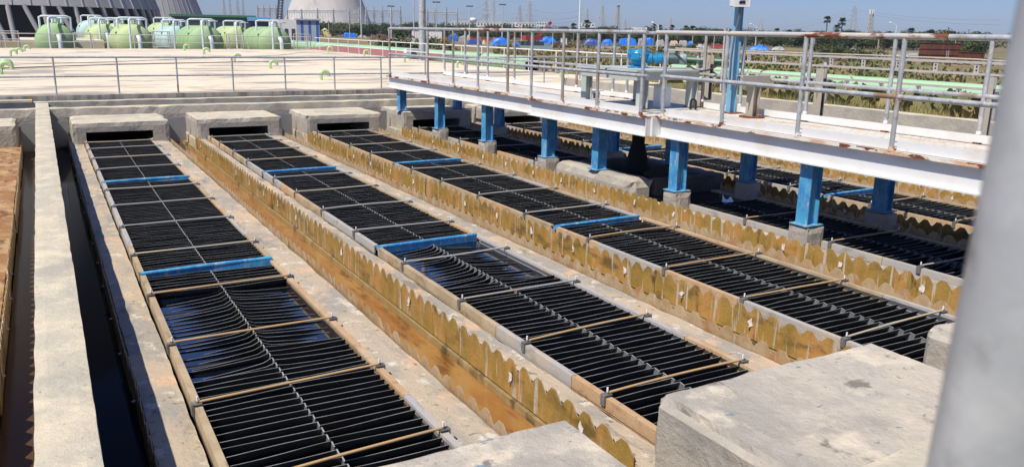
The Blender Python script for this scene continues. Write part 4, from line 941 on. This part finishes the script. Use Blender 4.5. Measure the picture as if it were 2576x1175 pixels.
gantry([1075,1094,1123,1150],[24,20,18,21],37,540,'small lattice switchyard gantry right of the big grey light pole')
def pole(px,ytop,ybase,dist,r,label,m=None,head=None,name='light_mast'):
    b_=at(px,ybase,dist); t=at(px,ytop,dist); top=Vector((b_.x,b_.y,t.z)); root=empty(name,b_,label,'light pole' if head else 'pole')
    q=MB(); q.cyl(b_,top,r,m or M['lattice'],r1=r*.8,n=12); q.build('shaft',root)
    if head=='flood':
        q=MB(); dx=rx.copy(); dx.z=0; dx.normalize(); q.bar(top-dx*1.1,top+dx*1.1,.15,M['conduit'])
        for s in (-1,-.4,.4,1): c=top+dx*s; q.box(-.3,.3,-.2,.2,-.05,.4,M['conduit'],Matrix.Translation(c))
        q.build('floodlight',root)
    if head=='lamp':
        dx=rx.copy(); dx.z=0; dx.normalize(); L=dist*17/FPX; q=MB(); q.tube([top-Vector((0,0,.2)),top-dx*L*.45+Vector((0,0,L*.16)),top-dx*L*.7+Vector((0,0,L*.24))],.05,M['wpaint'],n=8); q.build('arm',root)
        q=MB(); c=top-dx*L*.7+Vector((0,0,L*.24)); q.tube([c,c-dx*L*.1+Vector((0,0,.06)),c-dx*L*.22+Vector((0,0,.1)),c-dx*L*.3+Vector((0,0,.08))],[.06,.16,.17,.05],M['bolt_white'],n=10); q.build('lamp_head',root)
    return root
def polez(px,ytop,zb,dist,r,label,**kw):
    b_=at(px,hor(px),dist); t=at(px,ytop,dist); return pole(px,ytop,hor(px)+(EYE-zb)*FPX/dist*.93,dist,r,label,**kw)
p=on_z(1063,141,.6); mb=empty('light_pole',(16.4,p.y,.3),'thick pale grey tapered pole rising out of the picture behind the bridge','pole')
dd=ray(1063,141); X_=16.4; Yp=dd.y*X_/dd.x
q=MB(); q.cyl((X_,Yp,.1),(X_,Yp,12),.185,M['galv'],r1=.13,n=20); q.cyl((X_,Yp,.1),(X_,Yp,.2),.3,M['galv'],n=16); mb.location=(X_,Yp,.1); OFF[mb.name]=Vector((X_,Yp,.1)); q.build('shaft',mb)
pole(1455.5,-20,121,150,.17,'tall thin white mast rising above the picture, over the blue tarpaulins',m=M['wpaint'])
for a in ((1041.5,-10,100,270,.22,'thin grey mast just left of the thick grey pole','flood'),(1098,8,101,300,.25,'grey floodlight mast right of the thick pole, before the switchyard','flood'),(1181,18,104,330,.26,'grey floodlight mast between the switchyard and the twin towers','flood'),(1263,14,104,330,.26,'grey floodlight mast right of the twin lattice towers','flood'),(909.6,-6,97,330,.3,'grey floodlight mast at the right flank of the pale cooling tower','flood'),(984.6,18,98,330,.3,'grey floodlight mast among the gantries right of the pale cooling tower','flood')): pole(a[0],a[1],a[2],a[3],a[4],a[5],head=a[6])
for (x,yt,yb,d_,l) in ((1311,66,113,190,'street lamp with a leftward arm behind the teal container'),(1653,64,128,150,'white street lamp right of the end of the raised platform rail'),(1900,67,115,230,'street lamp right of the faded blue post, above the red stack'),(2249.5,64,116,210,'white street lamp above the long railing near the rusty steel box')): pole(x,yt,yb,d_,.09,l,head='lamp',name='street_lamp',m=M['wpaint'])
for i,(x,yt,yb,d_) in enumerate(((785,58,97,240),(828,60,97,240),(880,62,98,240),(1203,82,113,200),(1390,80,120,180),(1741,90,120,210),(1795,90,122,210),(1855,92,122,210),(2048,97,118,230),(2208,100,124,210),(2402,104,122,210))):
    pole(x,yt,yb,d_,.10,['thin pole before the bushes left of the yellow heap','thin pole just right of the yellow heap','thin pole rising from the first blue tarpaulin','thin pole before the red container','thin pole behind the teal container','thin pole left of the blue post','thin pole behind the cream sheeted stack','thin pole behind the red crate','thin white pole above the sandy field','thin white pole left of the rusty box','thin white pole behind the rusty box'][i],name='utility_pole',m=M['tray'])
# telecom mast and tapered mast
for (px,yt,dist,l) in ((2186,26,520,'telecom mast with white antennas right of the tall palms'),(1552,15,600,'slender tapered steel mast left of the open sky')):
    b_=at(px,hor(px),dist); b_.z=GZ; h=at(px,yt,dist).z-GZ; root=empty('telecom_mast',b_,l,'mast'); q=MB(); lattice_mast(q,b_,h,3.2 if px>2000 else 3.6,1.2,9,.34,M['tray']); q.build('lattice_body',root)
    q=MB()
    for t in range(6): a=t*1.047; q.box(-.25,.25,-.12,.12,-2.2,.2,M['wpaint'],Matrix.Translation(b_+Vector((math.cos(a)*1.2,math.sin(a)*1.2,h)))@Matrix.Rotation(a+1.57,4,'Z'))
    if px<2000: q=MB(); q.box(-1.2,1.2,-1,1,-.3,.2,M['tray'],Matrix.Translation(b_+Vector((0,0,h))))
    q.build('antenna' if px>2000 else 'platform',root)
# power lines
def wire(a,b_,sag,label,r=.09):
    mb=MB(); P=[]
    for i in range(13):
        t=i/12; q=Vector(a).lerp(Vector(b_),t); q.z-=sag*4*t*(1-t); P.append(q)
    mb.tube(P,r,M['lattice_dark'],n=4); tag(mb.build('power_line',origin=a),label,'power line','power lines between the towers')
hts=['lowest','second','third','highest']
for i,(ya,yb) in enumerate(((62,60),(50,47),(40,37),(25,22))):
    wire(at(1340,ya,950),at(1470,yb,1000),5,f'{hts[i]} power line between the lattice towers left of the thin white mast')
for i,(ya,yb) in enumerate(((60,58),(45,42),(30,26))):
    wire(at(1140,ya+2,800),at(1222,yb-20,900),5,f'{hts[i]} power line from the small gantry to the twin towers',.07)
for i,(ya,yb) in enumerate(((30,64),(24,52))):
    wire(at(2150,ya,1300),at(2520,yb,900),4,f'{"lower" if i==0 else "upper"} power line sloping right from the pale hazy tower',.08)
    wire(at(2130,ya+6,1300),at(1960,yb+16,1900),4,f'{"lower" if i==0 else "upper"} power line sloping left from the pale hazy tower',.08)
# cranes
b_=at(700,80,150); t_=at(709,-30,150); root=empty('crane_boom',b_,'dark lattice crane boom left of the pale cooling tower','crane')
q=MB(); 
for (dx,dy) in ((-.35,-.35),(.35,-.35),(.35,.35),(-.35,.35)): q.bar(b_+Vector((dx,dy,0)),t_+Vector((dx*.9,dy*.9,0)),.16,M['lattice_dark'])
for i in range(16):
    u=b_.lerp(t_,i/16); v=b_.lerp(t_,(i+1)/16)
    q.bar(u+Vector((-.35,-.35,0)),v+Vector((.35,-.35,0)),.1,M['lattice_dark']); q.bar(u+Vector((.35,.35,0)),v+Vector((-.35,.35,0)),.1,M['lattice_dark']); q.bar(u+Vector((.35,-.35,0)),v+Vector((.35,.35,0)),.1,M['lattice_dark'])
q.build('boom',root)
D_=190; g0=at(1338,112,D_); root=empty('crawler_crane',g0,'red crane with a raised boom behind the blue tarpaulins','crane')
T=Matrix.Translation((g0.x,g0.y,0)); z0=g0.z; q=MB(); q.box(-2.2,2.2,-1,1,z0+.9,z0+1.9,M['t_red'],T); q.build('body',root)
q=MB(); q.box(-2.4,2.4,-1.3,-.7,z0-.3,z0+.6,M['lattice_dark'],T); q.box(-2.4,2.4,.7,1.3,z0-.3,z0+.6,M['lattice_dark'],T); q.build('track',root)
q=MB(); e=at(1384,59,D_); s0=at(1347,101,D_); dx=rx.copy(); dx.z=0
for o_ in (Vector((0,0,0)),Vector((0,0,.6)),dx*.5): q.bar(s0+o_,e+o_*.5,.11,M['t_red'])
for i in range(8): u=s0.lerp(e,i/8); v=s0.lerp(e,(i+1)/8); q.bar(u,v+Vector((0,0,.55)),.07,M['t_red'])
q.cyl(e+Vector((0,-.2,0)),e+Vector((0,.2,0)),.34,M['t_red'],n=12); q.bar(e,at(1385,80,D_),.08,M['lattice_dark']); q.build('boom',root)

# ------------------------------------------------------------------ yard: tarpaulins, containers, stacks
def place(x0,x1,y1): d_=gdist((x0+x1)/2,y1); a=at(x0,y1,d_); b_=at(x1,y1,d_); return a,b_,d_
def heap(x0,x1,y0,y1,m,label,name='tarpaulin_heap',cat='tarpaulin',depth=None,boxy=.5,seed=0):
    a,b_,d_=place(x0,x1,y1); w_=(b_-a).xy.length; h=(y1-y0)*d_/FPX*1.22; dp=depth or max(2.0,min(6,w_*.5)); ctr=(a+b_)/2; ctr.z=terr(ctr.x,ctr.y)
    ux=(b_-a); ux.z=0; ux.normalize(); uy=Vector((-ux.y,ux.x,0)); mb=MB(); nx,ny=14,8; vs=[]
    for j in range(ny+1):
        for i in range(nx+1):
            u=2*i/nx-1; v=2*j/ny-1
            f=(1-abs(u)**(4 if boxy>.4 else 2.2))*(1-abs(v)**(4 if boxy>.4 else 2.2)); f=max(0,f)**(.35 if boxy>.4 else .6)
            z=h*f*(1+.22*noise.noise(Vector((u*1.6+seed,v*1.4,seed*.7))))+ .1*h*noise.noise(Vector((u*5,v*5,seed)))*f
            p=ctr+ux*(u*w_/2)+uy*(v*dp/2+dp/2)+Vector((0,0,max(0,z)-.05)); vs.append(p)
    mb.add(vs,[(j*(nx+1)+i,j*(nx+1)+i+1,(j+1)*(nx+1)+i+1,(j+1)*(nx+1)+i) for j in range(ny) for i in range(nx)],m,False)
    return tag(mb.build(name,origin=ctr),label,cat)
def crate(x0,x1,y0,y1,m,label,name='shipping_container',cat='container',depth=2.5,ribs=8,roofm=None):
    a,b_,d_=place(x0,x1,y1); w_=(b_-a).xy.length; h=(y1-y0)*d_/FPX*1.02; ctr=(a+b_)/2; ctr.z=terr(ctr.x,ctr.y)
    ux=(b_-a); yw=math.atan2(ux.y,ux.x); T=Matrix.Translation(ctr)@Matrix.Rotation(yw,4,'Z'); root=empty(name,ctr,label,cat)
    mb=MB(); mb.box(-w_/2,w_/2,0,depth,0,h,m,T)
    for i in range(ribs): xx=-w_/2+(i+.5)*w_/ribs; mb.box(xx-.04,xx+.04,-.05,-.003,.12,h-.12,m,T)
    mb.build('body',root)
    q=MB(); q.box(-w_/2-.04,w_/2+.04,-.07,depth+.04,h,h+.1,roofm or m,T); q.box(-w_/2-.04,w_/2+.04,-.07,-.052,0,.12,roofm or m,T); q.build('frame',root)
    return root
Hs=[(795,834,78,93,'t_yellow','pale yellow sheeted heap before the bushes',.3),(850,882,85,92,'t_grey','low grey sheeted heap left of the first blue tarpaulin',.5),(864,898,87,96,'t_blue','first blue tarpaulin heap from the left',.5),(898,930,85,92,'t_blue','flat blue tarpaulin right of the leftmost blue heap',.5),(900,925,90,95,'t_cream','low tan heap between blue tarpaulins',.3),(937,957,85,91,'t_grey','grey sheeting before the bushes left of the bridge end',.5),(957,1008,86,93,'t_blue','long low blue tarpaulin at the end of the bridge railing',.5),(1128,1153,91,105,'t_blue','blue tarpaulin heap right of the white trailer',.5),(1154,1174,95,106,'t_grey','grey covered machine between the blue heap and the red container',.5),(1174,1184,92,101,'t_cream','small cream sheeted stack behind the red container',.6),(1174,1213,104,112.5,'t_navy','dark blue tarpaulin before the red container',.5),(1213,1222,104,112,'t_yellow','pale yellow sack lying between blue tarpaulins',.3),(1234,1281,99,116,'t_blue','large bright blue tarpaulin heap in the middle of the yard',.4),(1288,1309,107,117,'t_blue','small blue tarpaulin left of the teal container',.4),(1322,1353,108,114.5,'t_blue','low blue tarpaulin behind the teal container',.5),(1353,1402,97,114,'t_blue','tall bright blue tarpaulin heap right of the crane',.4),(1466,1513,102,117,'t_navy','navy tarpaulin tent with white goods inside',.4),(1513,1543,103,115,'t_blue','blue tarpaulin attached right of the navy tent',.4),(1554,1603,101,115.5,'t_blue','wide blue tarpaulin stack left of the gearbox',.6),(1604,1617,102,115,'t_grey','white and grey sacks between two blue tarpaulins',.5),(1617,1648,101,115.5,'t_blue','blue tarpaulin stack above the gearbox',.6),(1649,1672,105,117,'t_grey','grey stacked frames right of the blue tarpaulins',.6),(1683,1706,107,118,'t_cream','cream sheeted stack above the motor',.6),(1706,1730,107,118,'t_grey','grey plank stack right of the cream sheeting',.6),(1730,1741,107,116,'t_blue','small blue tarpaulin at the end of the grey plank stack',.5),(1742,1786,115,124,'t_grey','flat grey rubble heap left of the red crate',.3),(1881,1936,117.5,127,'t_blue','blue tarpaulin heap on brown soil right of the blue post',.4),(1940,1975,120,127,'t_grey','white and grey sacks right of the last blue tarpaulin',.3),(2135,2160,124,132,'t_grey','grey junk pile with wire cages beside the railing post',.4)]
for i,a in enumerate(Hs): heap(a[0],a[1],a[2],a[3],M[a[4]],a[5],boxy=a[6],seed=i*1.7,name='tarpaulin_heap' if 'tarp' in a[5] else 'covered_heap',cat='tarpaulin' if 'tarp' in a[5] else 'heap')
heap(936,985,90,99,M['rust'],'brown rusty steel stack left of the bridge end','steel_stack','steel pile',boxy=.3,seed=3)
def steel_pile(x0,x1,y0,y1,label):
    a,b_,d_=place(x0,x1,y1); w_=(b_-a).xy.length; ctr=(a+b_)/2; ctr.z=terr(ctr.x,ctr.y); h=(y1-y0)*d_/FPX; ux=(b_-a).normalized(); yw=math.atan2(ux.y,ux.x); mb=MB()
    r=random.Random(int(x0))
    for j in range(5):
        for i in range(4):
            L=w_*r.uniform(.6,.95); T=Matrix.Translation(ctr+Vector((r.uniform(-.4,.4),i*.5,j*h/5)))@Matrix.Rotation(yw+r.uniform(-.25,.25),4,'Z'); mb.box(-L/2,L/2,-.12,.12,0,h/7,M['rust'],T)
    tag(mb.build('steel_stack',origin=ctr),label,'steel pile')
steel_pile(1386,1427,108,122,'pile of brown rusty steel sections below the white cabin'); steel_pile(1430,1465,116,122,'low pile of dark steel beams left of the navy tent')
crate(1183,1201,96.5,107,M['t_red'],'red container between blue tarpaulins in the middle of the yard'); crate(1210,1236,96.5,104,M['t_red'],'long faded red container behind the large blue heap'); crate(1309,1389,114,129,M['t_teal'],'long faded teal container behind the white roof railing',ribs=16); crate(1787,1825,114.5,125.5,M['t_red'],'bright red crate on brown soil left of the blue post',ribs=4); crate(1113,1127,96.5,104,M['t_orange'],'small orange bin right of the white trailer','waste_bin','bin',1.5,2)
crate(1410,1426,99,116,M['bwhite'],'small white cabin above the rusty steel pile','site_cabin','cabin',2.2,0,M['bwhite']); crate(1952,1960,119,126,M['lattice_dark'],'small dark crate on the soil right of the blue tarpaulin','crate','crate',1.2,3)
crate(1036,1112,82,112,M['bwhite'],'long white walled trailer behind the thick grey pole','trailer','trailer',3.0,10,M['shed_grey'])
for (x0,x1,y0,y1,l) in ((2260,2308,134,140,'flat grey sheet metal stack left of the rusty box'),(2251,2285,137,144,'pale sheet stack on the grass left of the rusty box'),(2190,2222,135,139,'low pale sheet stack left of the street lamp'),(1500,1560,119,123,'row of long white pipes on the soil behind the drive')):
    crate(x0,x1,y0,y1,M['shed_grey'],l,'sheet_stack','sheet stack',1.5,0)
def rustbox(x0,x1,y0,y1,label,rows,ladder_=False):
    a,b_,d_=place(x0,x1,y1); w_=(b_-a).xy.length; h=(y1-y0)*d_/FPX; ctr=(a+b_)/2; ctr.z=terr(ctr.x,ctr.y); ux=(b_-a); yw=math.atan2(ux.y,ux.x); T=Matrix.Translation(ctr)@Matrix.Rotation(yw,4,'Z')
    root=empty('steel_box',ctr,label,'steel box'); mb=MB(); mb.box(-w_/2,w_/2,0,3,0,h,M['rust'],T)
    for i in range(rows+1): z=h*i/rows; mb.box(-w_/2-.08,w_/2+.08,-.16,-.003,max(0,z-.06),z+.06,M['rust'],T)
    for i in range(9): xx=-w_/2+(i+.5)*w_/9; mb.box(xx-.03,xx+.03,-.09,-.004,.07,h-.07,M['rust'],T)
    mb.build('body',root)
    if ladder_:
        q=MB(); xx=w_*.2
        for s in (-.2,.2): q.box(xx+s-.03,xx+s+.03,-.30,-.24,0,h*.6,M['tray'],T)
        for i in range(6): q.box(xx-.17,xx+.17,-.29,-.25,.2+i*h*.09,.25+i*h*.09,M['tray'],T)
        q.build('ladder',root)
rustbox(2309,2413,116,153,'large red brown rusty steel box with a ladder on the far grass',3,True); rustbox(2409,2474,137,159,'lower rusty steel box right of the one with the ladder',2)
# far buildings
bldg(1135,1345,58,850,14,GZ,M['bwhite'],'long white low apartment block below the twin lattice towers','apartment_block','building',win=26,rows=3,roof=M['bwhite'],rooft=.6)
bldg(1350,1376,56,700,10,GZ,M['bwhite'],'small pale block left of the red crane boom','apartment_block','building',win=4,rows=4); bldg(1480-25,1496,60,720,10,GZ,M['bwhite'],'pale storeyed block behind the palms right of the thin white mast','apartment_block','building',win=5,rows=4); bldg(1588,1628,70,420,8,GZ,M['bwhite'],'long white flat roof among the trees right of the first palm','flat_building','building')
b_=at(1189,hor(1189),800); b_.z=GZ; h=at(1189,46,800).z-GZ; root=empty('water_tower',b_,'small white water tower right of the thin floodlight mast','water tower'); q=MB(); q.cyl(b_,b_+Vector((0,0,h*.75)),1.5,M['bwhite'],n=12); q.build('shaft',root); q=MB(); q.lathe([(0,h*.72),(3.6,h*.78),(3.8,h*.92),(2.4,h),(0,h*1.02)],b_.xy.to_3d()+Vector((0,0,GZ)),M['bwhite'],'z',16); q.build('tank',root)
b_=at(478*1.0,hor(478),600); b_.z=GZ

# ------------------------------------------------------------------ trees
def crown_mesh(seed,nl,kinds):
    r=random.Random(seed); mb=MB(); lobes=[(Vector((r.gauss(0,.32),r.gauss(0,.32),r.uniform(.30,.82))),r.uniform(.20,.36)) for _ in range(r.randint(7,10))]
    lists={k:([],[]) for k in kinds}
    for i in range(nl):
        c,R=r.choice(lobes); u=Vector((r.gauss(0,1),r.gauss(0,1),r.gauss(0,1))).normalized(); p=c+u*R*(r.random()**.4); p.z=max(.06,p.z)
        n_=(u+Vector((r.gauss(0,.6),r.gauss(0,.6),r.gauss(0,.6)))).normalized(); a=n_.orthogonal().normalized(); b2=n_.cross(a); s=r.uniform(.028,.06)
        k=kinds[min(len(kinds)-1,int(abs(noise.noise(c*3+Vector((seed,0,0))))*2.2*len(kinds)*r.uniform(.5,1.4)))]
        vs,fs=lists[k]; o=len(vs); vs+=[p-a*s,p-b2*s*.6,p+a*s,p+b2*s*.7]; fs.append((o,o+1,o+2,o+3))
    for k in kinds:
        if lists[k][1]: mb.add(lists[k][0],lists[k][1],k)
    me=bpy.data.meshes.new('crown'); me.from_pydata([tuple(p) for p in mb.v],[],mb.f)
    for m in mb.mats: me.materials.append(m)
    me.polygons.foreach_set('material_index',mb.mi); me.update(); return me
CM=[crown_mesh(i,1100,LG[:3]) for i in range(5)]+[crown_mesh(20+i,900,[LG[3],LG[2],LG[1]]) for i in range(2)]
tm=MB(); tm.tube([(0,0,-.05),(.02,.01,.25),(.0,.03,.5)],[.035,.028,.018],M['bark'],n=6)
for t in range(4): a=t*1.6; tm.tube([(.01,.02,.3),(.15*math.cos(a),.15*math.sin(a),.5),(.25*math.cos(a),.25*math.sin(a),.65)],[.018,.012,.006],M['bark'],n=5)
tme=bpy.data.meshes.new('trunk'); tme.from_pydata([tuple(p) for p in tm.v],[],tm.f); tme.materials.append(M['bark']); tme.update()
def tree(x,dist,h,wd,ci,label,group):
    p=at(x,hor(x),dist); z=terr(p.x,p.y); root=empty('tree',(p.x,p.y,z),label,'tree',group); root.rotation_euler=(0,0,random.uniform(0,6.28))
    for nm,me in (('trunk',tme),('crown',CM[ci])):
        o=bpy.data.objects.new(nm,me); C.objects.link(o); o.parent=root; o.scale=(wd,wd,h)
rt=random.Random(11)
x=738
TR=[]
while x<1330:
    TR.append((x,rt.uniform(450,530),rt.uniform(5.6,7.9),rt.uniform(10,15),'bush')); x+=rt.uniform(7,14)
while x<2470:
    TR.append((x,rt.uniform(345,450),rt.uniform(4.6,6.6),rt.uniform(9,13),'bush')); x+=rt.uniform(6,11)
x=1000
while x<2480:
    TR.append((x,rt.uniform(560,720),rt.uniform(5.6,9.8),rt.uniform(11,16),'far')); x+=rt.uniform(8,16)
for (x,d_,h) in ((2460,215,6.2),(2430,225,6.0),(2400,230,6.4),(1700,180,2.6),(2120,190,3.2),(2165,175,3.0),(2060,190,3.0),(1090,130,3.2),(1012,110,2.8)): TR.append((x,d_,h,5.5,'near'))
LB={'bush':'bushy green tree of the band between the yard and the skyline','far':'small dark tree on the distant skyline','near':'low leafy tree standing forward of the tree band'}
for (x,d_,h,wd,k) in TR: tree(x,d_,h,wd,rt.randrange(7) if k!='far' else rt.randrange(5),LB[k],{'bush':'bushy trees behind the yard','far':'distant skyline trees','near':'low trees in the yard'}[k])
def palm_mesh(seed):
    r=random.Random(seed); mb=MB()
    for i in range(34):
        a=r.uniform(0,6.28); e=r.uniform(-.9,1.3); d=Vector((math.cos(a)*math.cos(e),math.sin(a)*math.cos(e),math.sin(e))); L=r.uniform(.75,1.0); s=d.cross(Vector((0,0,1))).normalized(); n_=s.cross(d)
        c=d*L*.55; m=PG[2] if e<-.5 else PG[r.randrange(2)]
        mb.bar((0,0,0),c,.03,m)
        for t in range(9):
            f=(t-4)*.32; q=(d*math.cos(f)+s*math.sin(f)); w_=(s*math.cos(f)-d*math.sin(f))*.05
            mb.add([c-w_*.3,c+w_*.3,c+q*.42+w_+n_*r.uniform(-.05,.05),c+q*.52,c+q*.42-w_],[(0,1,2,3,4)],m)
    me=bpy.data.meshes.new('crown'); me.from_pydata([tuple(p) for p in mb.v],[],mb.f)
    for m in mb.mats: me.materials.append(m)
    me.polygons.foreach_set('material_index',mb.mi); me.update(); return me
PMS=[palm_mesh(i) for i in range(3)]
pt=MB(); pt.tube([(0,0,-.5),(.1,.05,3),(.05,0,7),(0,0,10)],[.28,.22,.19,.16],M['bark'],n=8)
pme=bpy.data.meshes.new('trunk'); pme.from_pydata([tuple(p) for p in pt.v],[],pt.f); pme.materials.append(M['bark']); pme.update()
def palm(x,ytop,dist,R,label):
    p=at(x,hor(x),dist); z=terr(p.x,p.y); h=at(x,ytop,dist).z-R*.8-z; root=empty('palm_tree',(p.x,p.y,z),label,'palm tree','palms on the skyline')
    o=bpy.data.objects.new('trunk',pme); C.objects.link(o); o.parent=root; o.scale=(1.2,1.2,h/10)
    o=bpy.data.objects.new('crown',random.choice(PMS)); C.objects.link(o); o.parent=root; o.location=(0,0,h); o.scale=(R,R,R); o.rotation_euler=(0,0,random.uniform(0,6))
PL=[(2077,42,380,1.9,'taller of two slim palms standing against the sky right of centre'),(2115,46,380,2.1,'second slim palm against the sky, just left of the hazy tower'),(2103,64,380,1.9,'short palm between the two slim tall palms'),(1476,52,300,1.7,'bushy palm in front of the left grey lattice tower'),(1443,60,330,1.5,'small palm left of the thin white mast'),(1655-9,60,330,1.3,'left of two palms left of the street lamp by the platform end'),(1660,64,330,1.3,'right of two small palms near the street lamp'),(1725,66,400,1.8,'left palm of a pair left of the control box cable'),(1742,66,400,1.8,'right palm of a pair left of the control box cable'),(1953,72,380,1.5,'lone small palm right of the faded blue post'),(1690,64,420,1.7,'lone palm above the blue gearbox motor'),(2340,76,330,2.0,'broad palm near the right end of the skyline'),(2420,86,300,2.0,'low palm left of the blurred post'),(2395,80,330,1.8,'rounded palm above the rusty box'),(2290,72,400,2.0,'bushy palm right of the last street lamp'),(1985,76,420,1.7,'small palm left of the tall palms')]
for a in PL: palm(*a)

# ------------------------------------------------------------------ haze
hz=MB(); hz.box(-1500,1700,-300,2300,-4.5,165,M['dark']); o=hz.build('haze'); o['kind']='stuff'; o['label']='thin pale daylight haze over the plant'
hm=bpy.data.materials.new('haze_air'); hm.use_nodes=True; t=hm.node_tree; t.nodes.remove(t.nodes['Principled BSDF']); pv=t.nodes.new('ShaderNodeVolumePrincipled'); pv.inputs['Color'].default_value=(.80,.89,1,1); pv.inputs['Density'].default_value=.00014; pv.inputs['Anisotropy'].default_value=.2
t.links.new(pv.outputs[0],t.nodes['Material Output'].inputs['Volume']); o.data.materials.clear(); o.data.materials.append(hm)
